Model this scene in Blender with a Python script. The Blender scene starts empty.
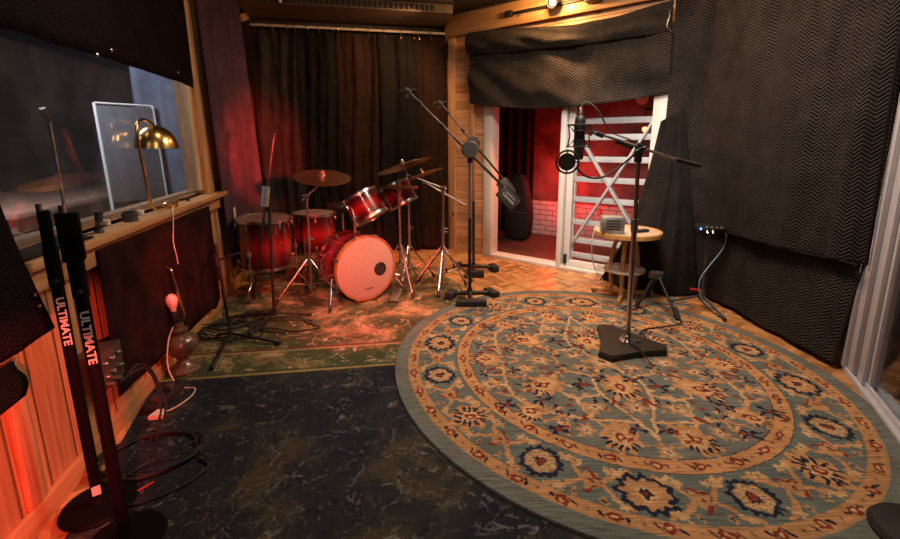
import bpy, bmesh, math, random
import numpy as np
from mathutils import Vector, Matrix, noise as mnoise
random.seed(7)
S = bpy.context.scene
C = S.collection
PI = math.pi
R = math.radians
V = Vector

# ------------------------------------------------------------------ camera, world, lights
cam_d = bpy.data.cameras.new('camera')
cam = bpy.data.objects.new('camera', cam_d); C.objects.link(cam)
cam.location = (0, 0, 1.3)
cam.rotation_euler = (R(90 - 11.209), 0, 0)
cam_d.sensor_width = 36.0
cam_d.sensor_fit = 'HORIZONTAL'
cam_d.lens = 430 / 900 * 36
cam_d.shift_x = -15 / 900
cam_d.shift_y = -(269.5 - 230.2) / 900
cam_d.clip_start = 0.02
S.camera = cam

S.view_settings.view_transform = 'Standard'
S.view_settings.look = 'None'
S.view_settings.gamma = 1
S.view_settings.use_curve_mapping = False
S.view_settings.exposure = 0.0

w = bpy.data.worlds.new('world'); S.world = w; w.use_nodes = True
w.node_tree.nodes['Background'].inputs[0].default_value = (0.9, 0.75, 0.65, 1)
w.node_tree.nodes['Background'].inputs[1].default_value = 0.012


def light(kind, name, loc, target, power, color, size=0.2, spot=60, blend=0.5, size_y=None):
    d = bpy.data.lights.new(name, kind)
    d.energy = power; d.color = color
    if kind == 'AREA':
        d.size = size
        if size_y: d.shape = 'RECTANGLE'; d.size_y = size_y
    elif kind == 'SPOT':
        d.spot_size = R(spot); d.spot_blend = blend; d.shadow_soft_size = size
    else:
        d.shadow_soft_size = size
    o = bpy.data.objects.new(name, d); C.objects.link(o)
    o.location = loc
    if target is not None:
        o.rotation_euler = (V(target) - V(loc)).to_track_quat('-Z', 'Y').to_euler()
    return o

WARM = (1.0, 0.60, 0.32)
SOFT = (1.0, 0.80, 0.62)
RED = (1.0, 0.045, 0.03)
light('AREA', 'ceiling_light_key', (0.85, 2.65, 2.7), (0.85, 2.75, 0), 62, SOFT, 0.7)
light('AREA', 'ceiling_light_fill', (0.1, -0.3, 2.6), (0.3, 3.0, 0.9), 11, SOFT, 0.9)
light('SPOT', 'track_spot_light_on_curtain', (-0.35, 4.55, 2.60), (-1.35, 5.1, 1.2), 70, (1.0, 0.52, 0.24), 0.05, 130, 0.8)
light('SPOT', 'track_spot_light_on_floor', (0.85, 4.15, 2.60), (0.40, 3.8, 0.0), 190, (1.0, 0.50, 0.23), 0.08, 95, 0.8)
light('SPOT', 'track_spot_light_on_blanket', (1.35, 3.2, 2.70), (2.2, 3.1, 1.6), 27, (1.0, 0.62, 0.40), 0.06, 130, 0.9)
light('SPOT', 'added_spot_on_doorway', (0.35, 1.6, 2.55), (1.40, 4.35, 0.80), 290, (1.0, 0.86, 0.76), 0.08, 40, 0.9)  # added spot without a fixture, brightens the gate rails and door siding
light('SPOT', 'red_stage_light_on_corner', (0.2, 1.6, 1.35), (-2.10, 4.45, 1.25), 1900, RED, 0.05, 22, 1.0)
light('SPOT', 'red_stage_light_on_kit', (-0.25, 1.45, 1.25), (-0.90, 3.45, 0.15), 400, (1.0, 0.065, 0.04), 0.04, 44, 0.7)
light('SPOT', 'red_stage_light_on_wall', (-0.45, 0.25, 0.80), (-1.49, 1.18, 0.36), 210, (1.0, 0.08, 0.055), 0.03, 40, 0.4)
light('SPOT', 'red_stage_light_on_hanging', (-0.35, 1.0, 1.2), (-1.80, 2.62, 0.52), 260, RED, 0.04, 17, 0.6)
light('SPOT', 'salmon_light_on_kick', (0.15, 2.1, 1.7), (-0.85, 3.5, 0.2), 12, (1.0, 0.40, 0.22), 0.03, 34, 0.4)
light('POINT', 'red_lamp_in_booth', (1.28, 5.65, 0.80), None, 36, (1.0, 0.03, 0.02), 0.08)
light('AREA', 'control_room_light', (-2.95, 2.7, 2.45), (-2.9, 4.3, 0.7), 55, (0.88, 0.9, 1.0), 0.6)
light('POINT', 'sill_light', (-1.15, 2.1, 2.3), None, 10, (1.0, 0.72, 0.48), 0.15)

# ------------------------------------------------------------------ materials
MATS = {}
def newmat(name):
    m = bpy.data.materials.new(name); m.use_nodes = True
    nt = m.node_tree
    b = nt.nodes['Principled BSDF']
    MATS[name] = m
    return m, nt, b

def N(nt, t, **kw):
    n = nt.nodes.new(t)
    for k, v in kw.items():
        if k.startswith('i_'):
            key = k[2:]
            n.inputs[int(key) if key.isdigit() else key.replace('_', ' ')].default_value = v
        else:
            setattr(n, k, v)
    return n

def L(nt, a, b): nt.links.new(a, b)

def math_n(nt, op, a, b=None, c=None):
    n = nt.nodes.new('ShaderNodeMath'); n.operation = op
    for i, x in enumerate((a, b, c)):
        if x is None: continue
        if isinstance(x, (int, float)): n.inputs[i].default_value = x
        else: nt.links.new(x, n.inputs[i])
    return n.outputs[0]

def mix_n(nt, fac, a, b, mode='MIX'):
    n = nt.nodes.new('ShaderNodeMix'); n.data_type = 'RGBA'; n.blend_type = mode
    for i, x in ((0, fac), (6, a), (7, b)):
        if isinstance(x, (int, float)): n.inputs[i].default_value = x
        elif isinstance(x, tuple): n.inputs[i].default_value = x if len(x) == 4 else (*x, 1)
        else: nt.links.new(x, n.inputs[i])
    return n.outputs[2]

def ramp_n(nt, fac, stops, interp='LINEAR'):
    n = nt.nodes.new('ShaderNodeValToRGB'); n.color_ramp.interpolation = interp
    el = n.color_ramp.elements
    while len(el) < len(stops): el.new(0.5)
    for e, (p, c) in zip(el, stops):
        e.position = p
        e.color = (c, c, c, 1) if isinstance(c, (int, float)) else (*c, 1)
    nt.links.new(fac, n.inputs[0])
    return n.outputs[0]

def bump_n(nt, b, h, strength=0.3, dist=0.01):
    n = N(nt, 'ShaderNodeBump'); n.inputs['Strength'].default_value = strength
    n.inputs['Distance'].default_value = dist
    L(nt, h, n.inputs['Height']); L(nt, n.outputs[0], b.inputs['Normal'])

def coords(nt, kind='Object', scale=(1, 1, 1), rot=(0, 0, 0), loc=(0, 0, 0)):
    t = N(nt, 'ShaderNodeTexCoord'); m = N(nt, 'ShaderNodeMapping')
    m.inputs['Scale'].default_value = scale; m.inputs['Rotation'].default_value = rot
    m.inputs['Location'].default_value = loc
    L(nt, t.outputs[kind], m.inputs[0])
    return m.outputs[0]

def noise_n(nt, vec, scale, detail=3, rough=0.5, dist=0.0):
    n = N(nt, 'ShaderNodeTexNoise')
    n.inputs['Scale'].default_value = scale; n.inputs['Detail'].default_value = detail
    n.inputs['Roughness'].default_value = rough; n.inputs['Distortion'].default_value = dist
    L(nt, vec, n.inputs['Vector'])
    return n.outputs['Fac']

def plain(name, col, rough=0.5, metal=0.0, var=0.15, scale=30, bump=0.05, coat=0.0, spec=None):
    m, nt, b = newmat(name)
    v = coords(nt)
    n = noise_n(nt, v, scale, 4)
    d = tuple(max(0, c * (1 - var)) for c in col); e = tuple(min(1, c * (1 + var)) for c in col)
    L(nt, ramp_n(nt, n, [(0.3, d), (0.7, e)]), b.inputs['Base Color'])
    b.inputs['Roughness'].default_value = rough; b.inputs['Metallic'].default_value = metal
    b.inputs['Coat Weight'].default_value = coat
    if spec is not None: b.inputs['Specular IOR Level'].default_value = spec
    if bump: bump_n(nt, b, n, bump, 0.004)
    return m

black_metal = plain('black_powder_coat', (0.010, 0.010, 0.011), 0.5, 0.0, bump=0.03)
black_rubber = plain('black_rubber', (0.012, 0.011, 0.011), 0.7)
matte_black = plain('matte_black_paint', (0.004, 0.004, 0.004), 0.6, 0.0, spec=0.05)
gunmetal = plain('gunmetal', (0.10, 0.09, 0.085), 0.45, 1.0)
cast_iron = plain('cast_iron_black', (0.022, 0.018, 0.016), 0.5, 0.3, bump=0.2, scale=90)
chrome = plain('chrome', (0.55, 0.54, 0.53), 0.27, 1.0, var=0.05, bump=0)
steel = plain('satin_steel', (0.33, 0.32, 0.31), 0.48, 1.0, var=0.08)
brass = plain('brushed_brass', (0.72, 0.47, 0.17), 0.24, 1.0, var=0.08, bump=0.02)
bronze = plain('cymbal_bronze', (0.50, 0.30, 0.17), 0.33, 1.0, var=0.15, bump=0.02, scale=60)
white_paint = plain('white_paint', (0.70, 0.68, 0.66), 0.42, var=0.03, scale=12, bump=0.0)
grey_box = plain('grey_enamel', (0.30, 0.29, 0.27), 0.4, 0.2)
charcoal = plain('charcoal_plastic', (0.05, 0.048, 0.046), 0.5)
screen_grey = plain('screen_grey_felt', (0.10, 0.10, 0.11), 0.8)
dark_box = plain('brown_metal_box', (0.09, 0.05, 0.04), 0.45, 0.3)
red_lacquer_hoop = plain('red_lacquer_hoop', (0.10, 0.006, 0.006), 0.25, coat=0.6)
white_plastic = plain('white_plastic', (0.7, 0.66, 0.6), 0.4)
cream_cord = plain('cream_cord', (0.6, 0.5, 0.42), 0.5)
blue_cord = plain('blue_cord', (0.18, 0.34, 0.55), 0.45)
drum_head = plain('coated_drum_head', (0.36, 0.31, 0.26), 0.55, var=0.05)
red_head = plain('worn_drum_head', (0.24, 0.17, 0.16), 0.35, var=0.1)
hoop_wood = plain('maple_hoop', (0.42, 0.17, 0.05), 0.3, coat=0.5)
ceil_mat = plain('dark_ceiling', (0.045, 0.03, 0.02), 0.7, var=0.25, scale=6)
soffit_mat = plain('soffit_metal', (0.10, 0.065, 0.042), 0.6, var=0.2, scale=6)
dark_wall = plain('dark_wall', (0.03, 0.022, 0.018), 0.8, var=0.3, scale=5)
ctrl_wall = plain('control_room_wall', (0.05, 0.05, 0.055), 0.8, var=0.3, scale=4)
booth_wall = plain('booth_red_brown_wall', (0.16, 0.06, 0.05), 0.75, var=0.7, scale=3)
booth_floor = plain('booth_floor', (0.07, 0.035, 0.022), 0.6, var=0.3, scale=8)
black_cloth = plain('black_case_cloth', (0.018, 0.014, 0.013), 0.75, scale=150, bump=0.2, spec=0.1)
letter_white = plain('lettering_white', (0.72, 0.7, 0.68), 0.5, var=0.02, bump=0)
letter_dark = plain('lettering_dark', (0.02, 0.02, 0.02), 0.5, var=0.02, bump=0)
throne_vinyl = plain('throne_vinyl', (0.03, 0.012, 0.012), 0.35)
urn_glaze = plain('urn_brown_glaze', (0.10, 0.065, 0.045), 0.28, var=0.4, scale=18, coat=0.4)
acoustic_black = plain('acoustic_black_cloth', (0.022, 0.008, 0.008), 0.85, var=0.35, scale=9, bump=0.1, spec=0.05)
clay_red = plain('red_knob', (0.5, 0.03, 0.02), 0.4)

def emis(name, col, strength):
    m, nt, b = newmat(name)
    b.inputs['Base Color'].default_value = (*col, 1)
    b.inputs['Emission Color'].default_value = (*col, 1)
    b.inputs['Emission Strength'].default_value = strength
    return m
led_blue = emis('blue_led', (0.05, 0.2, 1.0), 8)
lamp_hot = emis('lamp_bulb_lit', (1.0, 0.72, 0.4), 30)
lamp_red = emis('red_bulb_lit', (1.0, 0.12, 0.04), 14)
bulb_mat = plain('frosted_bulb', (0.8, 0.7, 0.68), 0.25, var=0.02, bump=0)

def glass_mat(name, tint=(0.9, 0.93, 0.95), refl=1.0, dust=0.03):
    m, nt, b = newmat(name)
    nt.nodes.remove(b)
    out = nt.nodes['Material Output']
    tr = N(nt, 'ShaderNodeBsdfTransparent'); tr.inputs[0].default_value = (*tint, 1)
    gl = N(nt, 'ShaderNodeBsdfGlossy'); gl.inputs['Roughness'].default_value = 0.015
    df = N(nt, 'ShaderNodeBsdfDiffuse'); df.inputs[0].default_value = (0.6, 0.6, 0.62, 1)
    ge = N(nt, 'ShaderNodeNewGeometry'); dp = N(nt, 'ShaderNodeVectorMath'); dp.operation = 'DOT_PRODUCT'
    L(nt, ge.outputs['Normal'], dp.inputs[0]); L(nt, ge.outputs['Incoming'], dp.inputs[1])
    inv = math_n(nt, 'SUBTRACT', 1.0, math_n(nt, 'ABSOLUTE', dp.outputs['Value']))
    fres = math_n(nt, 'MULTIPLY_ADD', math_n(nt, 'POWER', inv, 5.0), 0.96, 0.04)
    m1 = N(nt, 'ShaderNodeMixShader'); m2 = N(nt, 'ShaderNodeMixShader')
    v = coords(nt)
    d1 = noise_n(nt, v, 2.5, 6, 0.65)
    d2 = noise_n(nt, v, 60, 2, 0.5)
    dm = math_n(nt, 'MULTIPLY', ramp_n(nt, d1, [(0.42, 0.15), (0.75, 1.0)]), dust)
    dd = math_n(nt, 'ADD', dm, math_n(nt, 'MULTIPLY', ramp_n(nt, d2, [(0.74, 0.0), (0.78, 1.0)]), dust * 4))
    L(nt, math_n(nt, 'MULTIPLY', fres, refl), m1.inputs[0])
    L(nt, tr.outputs[0], m1.inputs[1]); L(nt, gl.outputs[0], m1.inputs[2])
    L(nt, dd, m2.inputs[0]); L(nt, m1.outputs[0], m2.inputs[1]); L(nt, df.outputs[0], m2.inputs[2])
    L(nt, m2.outputs[0], out.inputs[0])
    return m
glass = glass_mat('studio_glass', refl=1.7, dust=0.06)
door_glass = glass_mat('door_glass', dust=0.01)

def wood(name, c1, c2, axis='z', plank=None, rough=0.42, knots=True, plank_axis='x', gap=0.05, coat=0.15):
    """pine grain running along axis in object space, with boards of width plank laid side by side"""
    m, nt, b = newmat(name)
    t = N(nt, 'ShaderNodeTexCoord'); sp = N(nt, 'ShaderNodeSeparateXYZ')
    L(nt, t.outputs['Object'], sp.inputs[0])
    ax = {'x': 0, 'y': 1, 'z': 2}
    sc = [22, 22, 22]; sc[ax[axis]] = 1.3
    off = None; edge = None; val = None
    if plank:
        p = math_n(nt, 'DIVIDE', sp.outputs[ax[plank_axis]], plank)
        idx = math_n(nt, 'FLOOR', p); fr = math_n(nt, 'SUBTRACT', p, idx)
        wn = N(nt, 'ShaderNodeTexWhiteNoise'); wn.noise_dimensions = '1D'; L(nt, idx, wn.inputs['W'])
        val = wn.outputs['Value']
        e = math_n(nt, 'MINIMUM', fr, math_n(nt, 'SUBTRACT', 1.0, fr))
        edge = ramp_n(nt, e, [(0.0, 0.0), (gap, 1.0)])
    mp = N(nt, 'ShaderNodeMapping'); mp.inputs['Scale'].default_value = sc
    L(nt, t.outputs['Object'], mp.inputs[0])
    vec = mp.outputs[0]
    if plank:
        cb = N(nt, 'ShaderNodeCombineXYZ')
        for i in range(3): L(nt, math_n(nt, 'MULTIPLY', val, 37.0), cb.inputs[i])
        va = N(nt, 'ShaderNodeVectorMath'); va.operation = 'ADD'
        L(nt, vec, va.inputs[0]); L(nt, cb.outputs[0], va.inputs[1]); vec = va.outputs[0]
    g = noise_n(nt, vec, 1.0, 6, 0.6, 1.6)
    col = ramp_n(nt, g, [(0.3, c1), (0.5, tuple((x + y) / 2 for x, y in zip(c1, c2))), (0.68, c2)])
    if knots:
        ks = [3.2, 3.2, 3.2]; ks[ax[axis]] = 1.5
        mk = N(nt, 'ShaderNodeMapping'); mk.inputs['Scale'].default_value = ks
        L(nt, t.outputs['Object'], mk.inputs[0])
        vo = N(nt, 'ShaderNodeTexVoronoi'); vo.inputs['Scale'].default_value = 1.6; L(nt, mk.outputs[0], vo.inputs['Vector'])
        kf = ramp_n(nt, vo.outputs['Distance'], [(0.05, 1.0), (0.11, 0.0)])
        col = mix_n(nt, kf, col, tuple(x * 0.25 for x in c1))
    if plank:
        col = mix_n(nt, 1.0, col, ramp_n(nt, val, [(0, (0.72, 0.7, 0.68)), (1, (1.1, 1.05, 1.0))]), 'MULTIPLY')
        col = mix_n(nt, edge, tuple(x * 0.2 for x in c1), col)
        bump_n(nt, b, edge, 0.6, 0.006)
    else:
        bump_n(nt, b, g, 0.08, 0.003)
    L(nt, col, b.inputs['Base Color'])
    b.inputs['Roughness'].default_value = rough; b.inputs['Coat Weight'].default_value = coat
    return m
pine_wall = wood('pine_tongue_and_groove', (0.36, 0.155, 0.06), (0.66, 0.36, 0.17), 'z', 0.15, gap=0.06)
pine_trim = wood('pine_trim', (0.36, 0.17, 0.065), (0.62, 0.35, 0.16), 'x', knots=True)
pine_post = wood('pine_post', (0.38, 0.18, 0.07), (0.64, 0.38, 0.19), 'z')
pine_siding = wood('pine_siding', (0.45, 0.22, 0.10), (0.72, 0.46, 0.27), 'x', 0.095, plank_axis='z', gap=0.05)
table_wood = wood('table_beech', (0.50, 0.26, 0.10), (0.70, 0.42, 0.20), 'x', knots=False, rough=0.3)
table_top_wood = wood('table_top_birch', (0.50, 0.38, 0.30), (0.64, 0.52, 0.43), 'x', knots=False, rough=0.3)
gold_wood = wood('golden_bentwood', (0.42, 0.20, 0.05), (0.66, 0.37, 0.12), 'z', knots=False, rough=0.3)
desk_wood = wood('desk_wood', (0.50, 0.26, 0.17), (0.66, 0.40, 0.28), 'x', knots=False, rough=0.45)
dark_wood = wood('dark_timber', (0.10, 0.05, 0.02), (0.22, 0.12, 0.05), 'z', rough=0.6)

def quilt(name, base, thread, px=0.085, q=0.021, amp=0.032, rough=0.8, strength=0.9, sheen=0.0):
    """moving blanket: chevron quilting in UV metres"""
    m, nt, b = newmat(name)
    t = N(nt, 'ShaderNodeTexCoord'); sp = N(nt, 'ShaderNodeSeparateXYZ')
    wv = noise_n(nt, t.outputs['UV'], 3.0, 2)
    L(nt, t.outputs['UV'], sp.inputs[0])
    zz = math_n(nt, 'PINGPONG', sp.outputs[0], px / 2)
    zz = math_n(nt, 'MULTIPLY', zz, amp / (px / 2))
    y = math_n(nt, 'ADD', sp.outputs[1], zz)
    y = math_n(nt, 'ADD', y, math_n(nt, 'MULTIPLY', wv, 0.012))
    ph = math_n(nt, 'SINE', math_n(nt, 'MULTIPLY', y, 2 * PI / q))
    hgt = math_n(nt, 'POWER', math_n(nt, 'MULTIPLY_ADD', ph, 0.5, 0.5), 0.45)
    n = noise_n(nt, coords(nt), 7, 4, 0.6)
    c = mix_n(nt, ramp_n(nt, hgt, [(0.25, 1.0), (0.6, 0.0)]), base, thread)
    c = mix_n(nt, 1.0, c, ramp_n(nt, n, [(0.3, 0.7), (0.7, 1.2)]), 'MULTIPLY')
    L(nt, c, b.inputs['Base Color'])
    b.inputs['Roughness'].default_value = rough
    b.inputs['Sheen Weight'].default_value = sheen
    b.inputs['Specular IOR Level'].default_value = 0.06
    bump_n(nt, b, hgt, strength, 0.008)
    return m
quilt_black = quilt('quilted_blanket_black', (0.044, 0.037, 0.035), (0.003, 0.0025, 0.0025), px=0.078, q=0.023, amp=0.032, strength=1.0)
quilt_fine = quilt('quilted_blanket_fine', (0.014, 0.012, 0.012), (0.002, 0.002, 0.002), px=0.07, q=0.018, amp=0.024, strength=0.6)
quilt_dark = quilt('quilted_blanket_darkest', (0.009, 0.006, 0.006), (0.003, 0.002, 0.002), px=0.07, q=0.02, amp=0.026, strength=0.4)
quilt_drape = quilt('quilted_blanket_drape', (0.028, 0.024, 0.022), (0.003, 0.002, 0.002), px=0.10, q=0.026, amp=0.036)
gate_white = plain('gate_white_paint', (0.84, 0.82, 0.80), 0.4, var=0.03, scale=12, bump=0.0)
rod_paint = plain('curtain_rod_enamel', (0.50, 0.42, 0.36), 0.4, var=0.05, bump=0.0)
cool_white = plain('cool_white_frame', (0.50, 0.50, 0.56), 0.35, var=0.03, scale=12, bump=0.0)
quilt_brown = quilt('quilted_blanket_brown', (0.034, 0.017, 0.012), (0.004, 0.003, 0.002), px=0.07, q=0.018, amp=0.024, strength=0.6)
quilt_purple = quilt('quilted_blanket_purple', (0.10, 0.055, 0.08), (0.018, 0.010, 0.016), px=0.075, q=0.022, strength=0.9)
quilt_valance = quilt('quilted_blanket_valance', (0.048, 0.041, 0.037), (0.004, 0.003, 0.003), px=0.085, q=0.026, amp=0.032)
quilt_blue = quilt('quilted_blanket_blue', (0.16, 0.18, 0.24), (0.06, 0.07, 0.10), strength=0.5)

# parquet: square blocks of fingers laid crosswise
def parquet():
    m, nt, b = newmat('oak_parquet')
    v = coords(nt, scale=(1 / 0.15,) * 3, rot=(0, 0, R(54)))
    sp = N(nt, 'ShaderNodeSeparateXYZ'); L(nt, v, sp.inputs[0])
    fx = math_n(nt, 'FLOOR', sp.outputs[0]); fy = math_n(nt, 'FLOOR', sp.outputs[1])
    rx = math_n(nt, 'SUBTRACT', sp.outputs[0], fx); ry = math_n(nt, 'SUBTRACT', sp.outputs[1], fy)
    par = math_n(nt, 'MODULO', math_n(nt, 'ABSOLUTE', math_n(nt, 'ADD', fx, fy)), 2.0)
    par = math_n(nt, 'GREATER_THAN', par, 0.5)
    ipar = math_n(nt, 'SUBTRACT', 1.0, par)
    a = math_n(nt, 'ADD', math_n(nt, 'MULTIPLY', rx, par), math_n(nt, 'MULTIPLY', ry, ipar))
    s4 = math_n(nt, 'MULTIPLY', a, 4.0); i4 = math_n(nt, 'FLOOR', s4); r4 = math_n(nt, 'SUBTRACT', s4, i4)
    cb = N(nt, 'ShaderNodeCombineXYZ'); L(nt, fx, cb.inputs[0]); L(nt, fy, cb.inputs[1]); L(nt, i4, cb.inputs[2])
    wn = N(nt, 'ShaderNodeTexWhiteNoise'); wn.noise_dimensions = '3D'; L(nt, cb.outputs[0], wn.inputs[0])
    g1 = noise_n(nt, coords(nt, scale=(60, 6, 1), rot=(0, 0, R(54))), 1, 4, 0.6)
    g2 = noise_n(nt, coords(nt, scale=(6, 60, 1), rot=(0, 0, R(54))), 1, 4, 0.6)
    gm = N(nt, 'ShaderNodeMix'); L(nt, par, gm.inputs[0]); L(nt, g1, gm.inputs[3]); L(nt, g2, gm.inputs[2])
    f = math_n(nt, 'ADD', math_n(nt, 'MULTIPLY', wn.outputs[0], 0.6), math_n(nt, 'MULTIPLY', gm.outputs[0], 0.5))
    col = ramp_n(nt, f, [(0.15, (0.20, 0.08, 0.028)), (0.5, (0.44, 0.21, 0.08)), (0.9, (0.66, 0.37, 0.16))])
    ed = math_n(nt, 'MINIMUM', r4, math_n(nt, 'SUBTRACT', 1.0, r4))
    eb = math_n(nt, 'MINIMUM', math_n(nt, 'MINIMUM', rx, math_n(nt, 'SUBTRACT', 1.0, rx)), math_n(nt, 'MINIMUM', ry, math_n(nt, 'SUBTRACT', 1.0, ry)))
    e = math_n(nt, 'MINIMUM', ramp_n(nt, ed, [(0.0, 0.35), (0.06, 1.0)]), ramp_n(nt, eb, [(0.0, 0.3), (0.018, 1.0)]))
    col = mix_n(nt, 1.0, col, e, 'MULTIPLY')
    L(nt, col, b.inputs['Base Color']); b.inputs['Roughness'].default_value = 0.33
    bump_n(nt, b, e, 0.25, 0.002)
    return m
parquet_mat = parquet()

def vrug(name, stops, specks, scale, rot, streak, border=None, rough=0.95, low=(0.35, 0.65)):
    """distressed oriental weave: warped motif cells over a mottled ground, worn by streaks"""
    m, nt, b = newmat(name)
    v = coords(nt, rot=(0, 0, rot))
    n0 = noise_n(nt, v, 2.2, 5, 0.7, 0.6)
    ground = ramp_n(nt, n0, stops)
    wn = N(nt, 'ShaderNodeTexNoise'); wn.inputs['Scale'].default_value = 9; wn.inputs['Detail'].default_value = 2; L(nt, v, wn.inputs['Vector'])
    ad = N(nt, 'ShaderNodeVectorMath'); ad.operation = 'MULTIPLY_ADD'
    L(nt, wn.outputs['Color'], ad.inputs[0]); ad.inputs[1].default_value = (0.16, 0.16, 0); L(nt, v, ad.inputs[2])
    vo = N(nt, 'ShaderNodeTexVoronoi'); vo.feature = 'DISTANCE_TO_EDGE'; vo.inputs['Scale'].default_value = scale; L(nt, ad.outputs[0], vo.inputs['Vector'])
    vd = N(nt, 'ShaderNodeTexVoronoi'); vd.inputs['Scale'].default_value = scale * 1.9; L(nt, ad.outputs[0], vd.inputs['Vector'])
    line = ramp_n(nt, vo.outputs['Distance'], [(0.02, 1.0), (0.06, 0.0)])
    dots = ramp_n(nt, vd.outputs['Distance'], [(0.10, 1.0), (0.17, 0.0), (0.27, 0.0), (0.31, 0.8), (0.37, 0.0)])
    wear = ramp_n(nt, noise_n(nt, coords(nt, rot=(0, 0, rot), scale=streak), 4, 6, 0.75, 0.4), [(low[0], 0.0), (low[1], 1.0)])
    hue = noise_n(nt, v, 5, 3, 0.6)
    sc = ramp_n(nt, hue, specks, 'CONSTANT')
    f = math_n(nt, 'MULTIPLY', math_n(nt, 'MAXIMUM', line, dots), wear)
    col = mix_n(nt, math_n(nt, 'MULTIPLY', f, 0.85), ground, sc)
    fine = noise_n(nt, v, 220, 2, 0.6)
    col = mix_n(nt, 1.0, col, ramp_n(nt, fine, [(0.3, 0.65), (0.7, 1.35)]), 'MULTIPLY')
    if border:
        t = N(nt, 'ShaderNodeTexCoord'); sp = N(nt, 'ShaderNodeSeparateXYZ'); L(nt, t.outputs['Object'], sp.inputs[0])
        for lo, hi, bc in border:
            a = math_n(nt, 'GREATER_THAN', sp.outputs[1], lo); c = math_n(nt, 'LESS_THAN', sp.outputs[1], hi)
            k = math_n(nt, 'MULTIPLY', math_n(nt, 'MULTIPLY', a, c), math_n(nt, 'MULTIPLY_ADD', wear, 0.5, 0.45))
            col = mix_n(nt, k, col, bc)
    L(nt, col, b.inputs['Base Color']); b.inputs['Roughness'].default_value = rough
    b.inputs['Specular IOR Level'].default_value = 0.15
    bump_n(nt, b, fine, 0.5, 0.004)
    return m
navy_rug_mat = vrug('navy_distressed_carpet',
    [(0.30, (0.010, 0.008, 0.015)), (0.45, (0.013, 0.015, 0.024)), (0.55, (0.022, 0.024, 0.024)), (0.62, (0.055, 0.042, 0.026)), (0.8, (0.022, 0.017, 0.020))],
    [(0.0, (0.006, 0.006, 0.010)), (0.40, (0.10, 0.105, 0.11)), (0.47, (0.008, 0.008, 0.014)), (0.53, (0.15, 0.15, 0.15)), (0.585, (0.08, 0.06, 0.035)), (0.64, (0.10, 0.10, 0.10))],
    13, R(-15), (1, 2.2, 1), low=(0.44, 0.60))
green_rug_mat = vrug('green_distressed_carpet',
    [(0.28, (0.028, 0.038, 0.020)), (0.46, (0.055, 0.068, 0.030)), (0.53, (0.15, 0.12, 0.055)), (0.60, (0.36, 0.23, 0.12)), (0.72, (0.42, 0.30, 0.18))],
    [(0.0, (0.03, 0.045, 0.022)), (0.38, (0.46, 0.33, 0.18)), (0.47, (0.08, 0.022, 0.012)), (0.53, (0.035, 0.05, 0.025)), (0.60, (0.30, 0.11, 0.05))],
    15.0, R(9), (0.45, 3.4, 1), low=(0.38, 0.56),
    border=[(-0.01, 0.022, (0.30, 0.22, 0.07)), (0.022, 0.05, (0.04, 0.05, 0.025)), (0.28, 0.30, (0.30, 0.22, 0.1)), (0.30, 0.33, (0.12, 0.03, 0.02))])

def drum_finish():
    m, nt, b = newmat('red_burst_lacquer')
    t = N(nt, 'ShaderNodeTexCoord'); sp = N(nt, 'ShaderNodeSeparateXYZ'); L(nt, t.outputs['Object'], sp.inputs[0])
    gr = noise_n(nt, coords(nt, scale=(4, 4, 40)), 2, 5, 0.6)
    a = t.outputs['Generated']
    sg = N(nt, 'ShaderNodeSeparateXYZ'); L(nt, a, sg.inputs[0])
    c = math_n(nt, 'ABSOLUTE', math_n(nt, 'SUBTRACT', sg.outputs[2], 0.5))
    f = math_n(nt, 'ADD', c, math_n(nt, 'MULTIPLY', gr, 0.12))
    L(nt, ramp_n(nt, f, [(0.08, (0.26, 0.009, 0.014)), (0.28, (0.09, 0.004, 0.007)), (0.48, (0.022, 0.002, 0.004))]), b.inputs['Base Color'])
    b.inputs['Roughness'].default_value = 0.25; b.inputs['Coat Weight'].default_value = 0.8; b.inputs['Coat Roughness'].default_value = 0.06
    return m
red_burst = drum_finish()

def brickmat():
    m, nt, b = newmat('painted_brick')
    br = N(nt, 'ShaderNodeTexBrick'); br.offset = 0.5
    v = coords(nt, rot=(R(-90), 0, 0))
    L(nt, v, br.inputs['Vector'])
    br.inputs['Color1'].default_value = (0.62, 0.5, 0.46, 1); br.inputs['Color2'].default_value = (0.52, 0.42, 0.38, 1)
    br.inputs['Mortar'].default_value = (0.2, 0.12, 0.1, 1); br.inputs['Scale'].default_value = 1
    br.inputs['Brick Width'].default_value = 0.2; br.inputs['Row Height'].default_value = 0.075; br.inputs['Mortar Size'].default_value = 0.006
    L(nt, br.outputs['Color'], b.inputs['Base Color'])
    b.inputs['Roughness'].default_value = 0.7
    bump_n(nt, b, math_n(nt, 'SUBTRACT', 1.0, br.outputs['Fac']), 0.6, 0.006)
    return m
brick_mat = brickmat()

# ------------------------------------------------------------------ geometry helpers
def smooth_path(pts, n=8, closed=False):
    P = [V(p) for p in pts]; out = []
    m = len(P)
    for i in range(m if closed else m - 1):
        if closed: a, b, c, d = P[(i - 1) % m], P[i], P[(i + 1) % m], P[(i + 2) % m]
        else: a, b, c, d = P[max(i - 1, 0)], P[i], P[i + 1], P[min(i + 2, m - 1)]
        for k in range(n):
            t = k / n
            out.append(0.5 * ((2 * b) + (c - a) * t + (2 * a - 5 * b + 4 * c - d) * t * t + (3 * b - a - 3 * c + d) * t ** 3))
    if not closed: out.append(P[-1])
    return out

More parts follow.
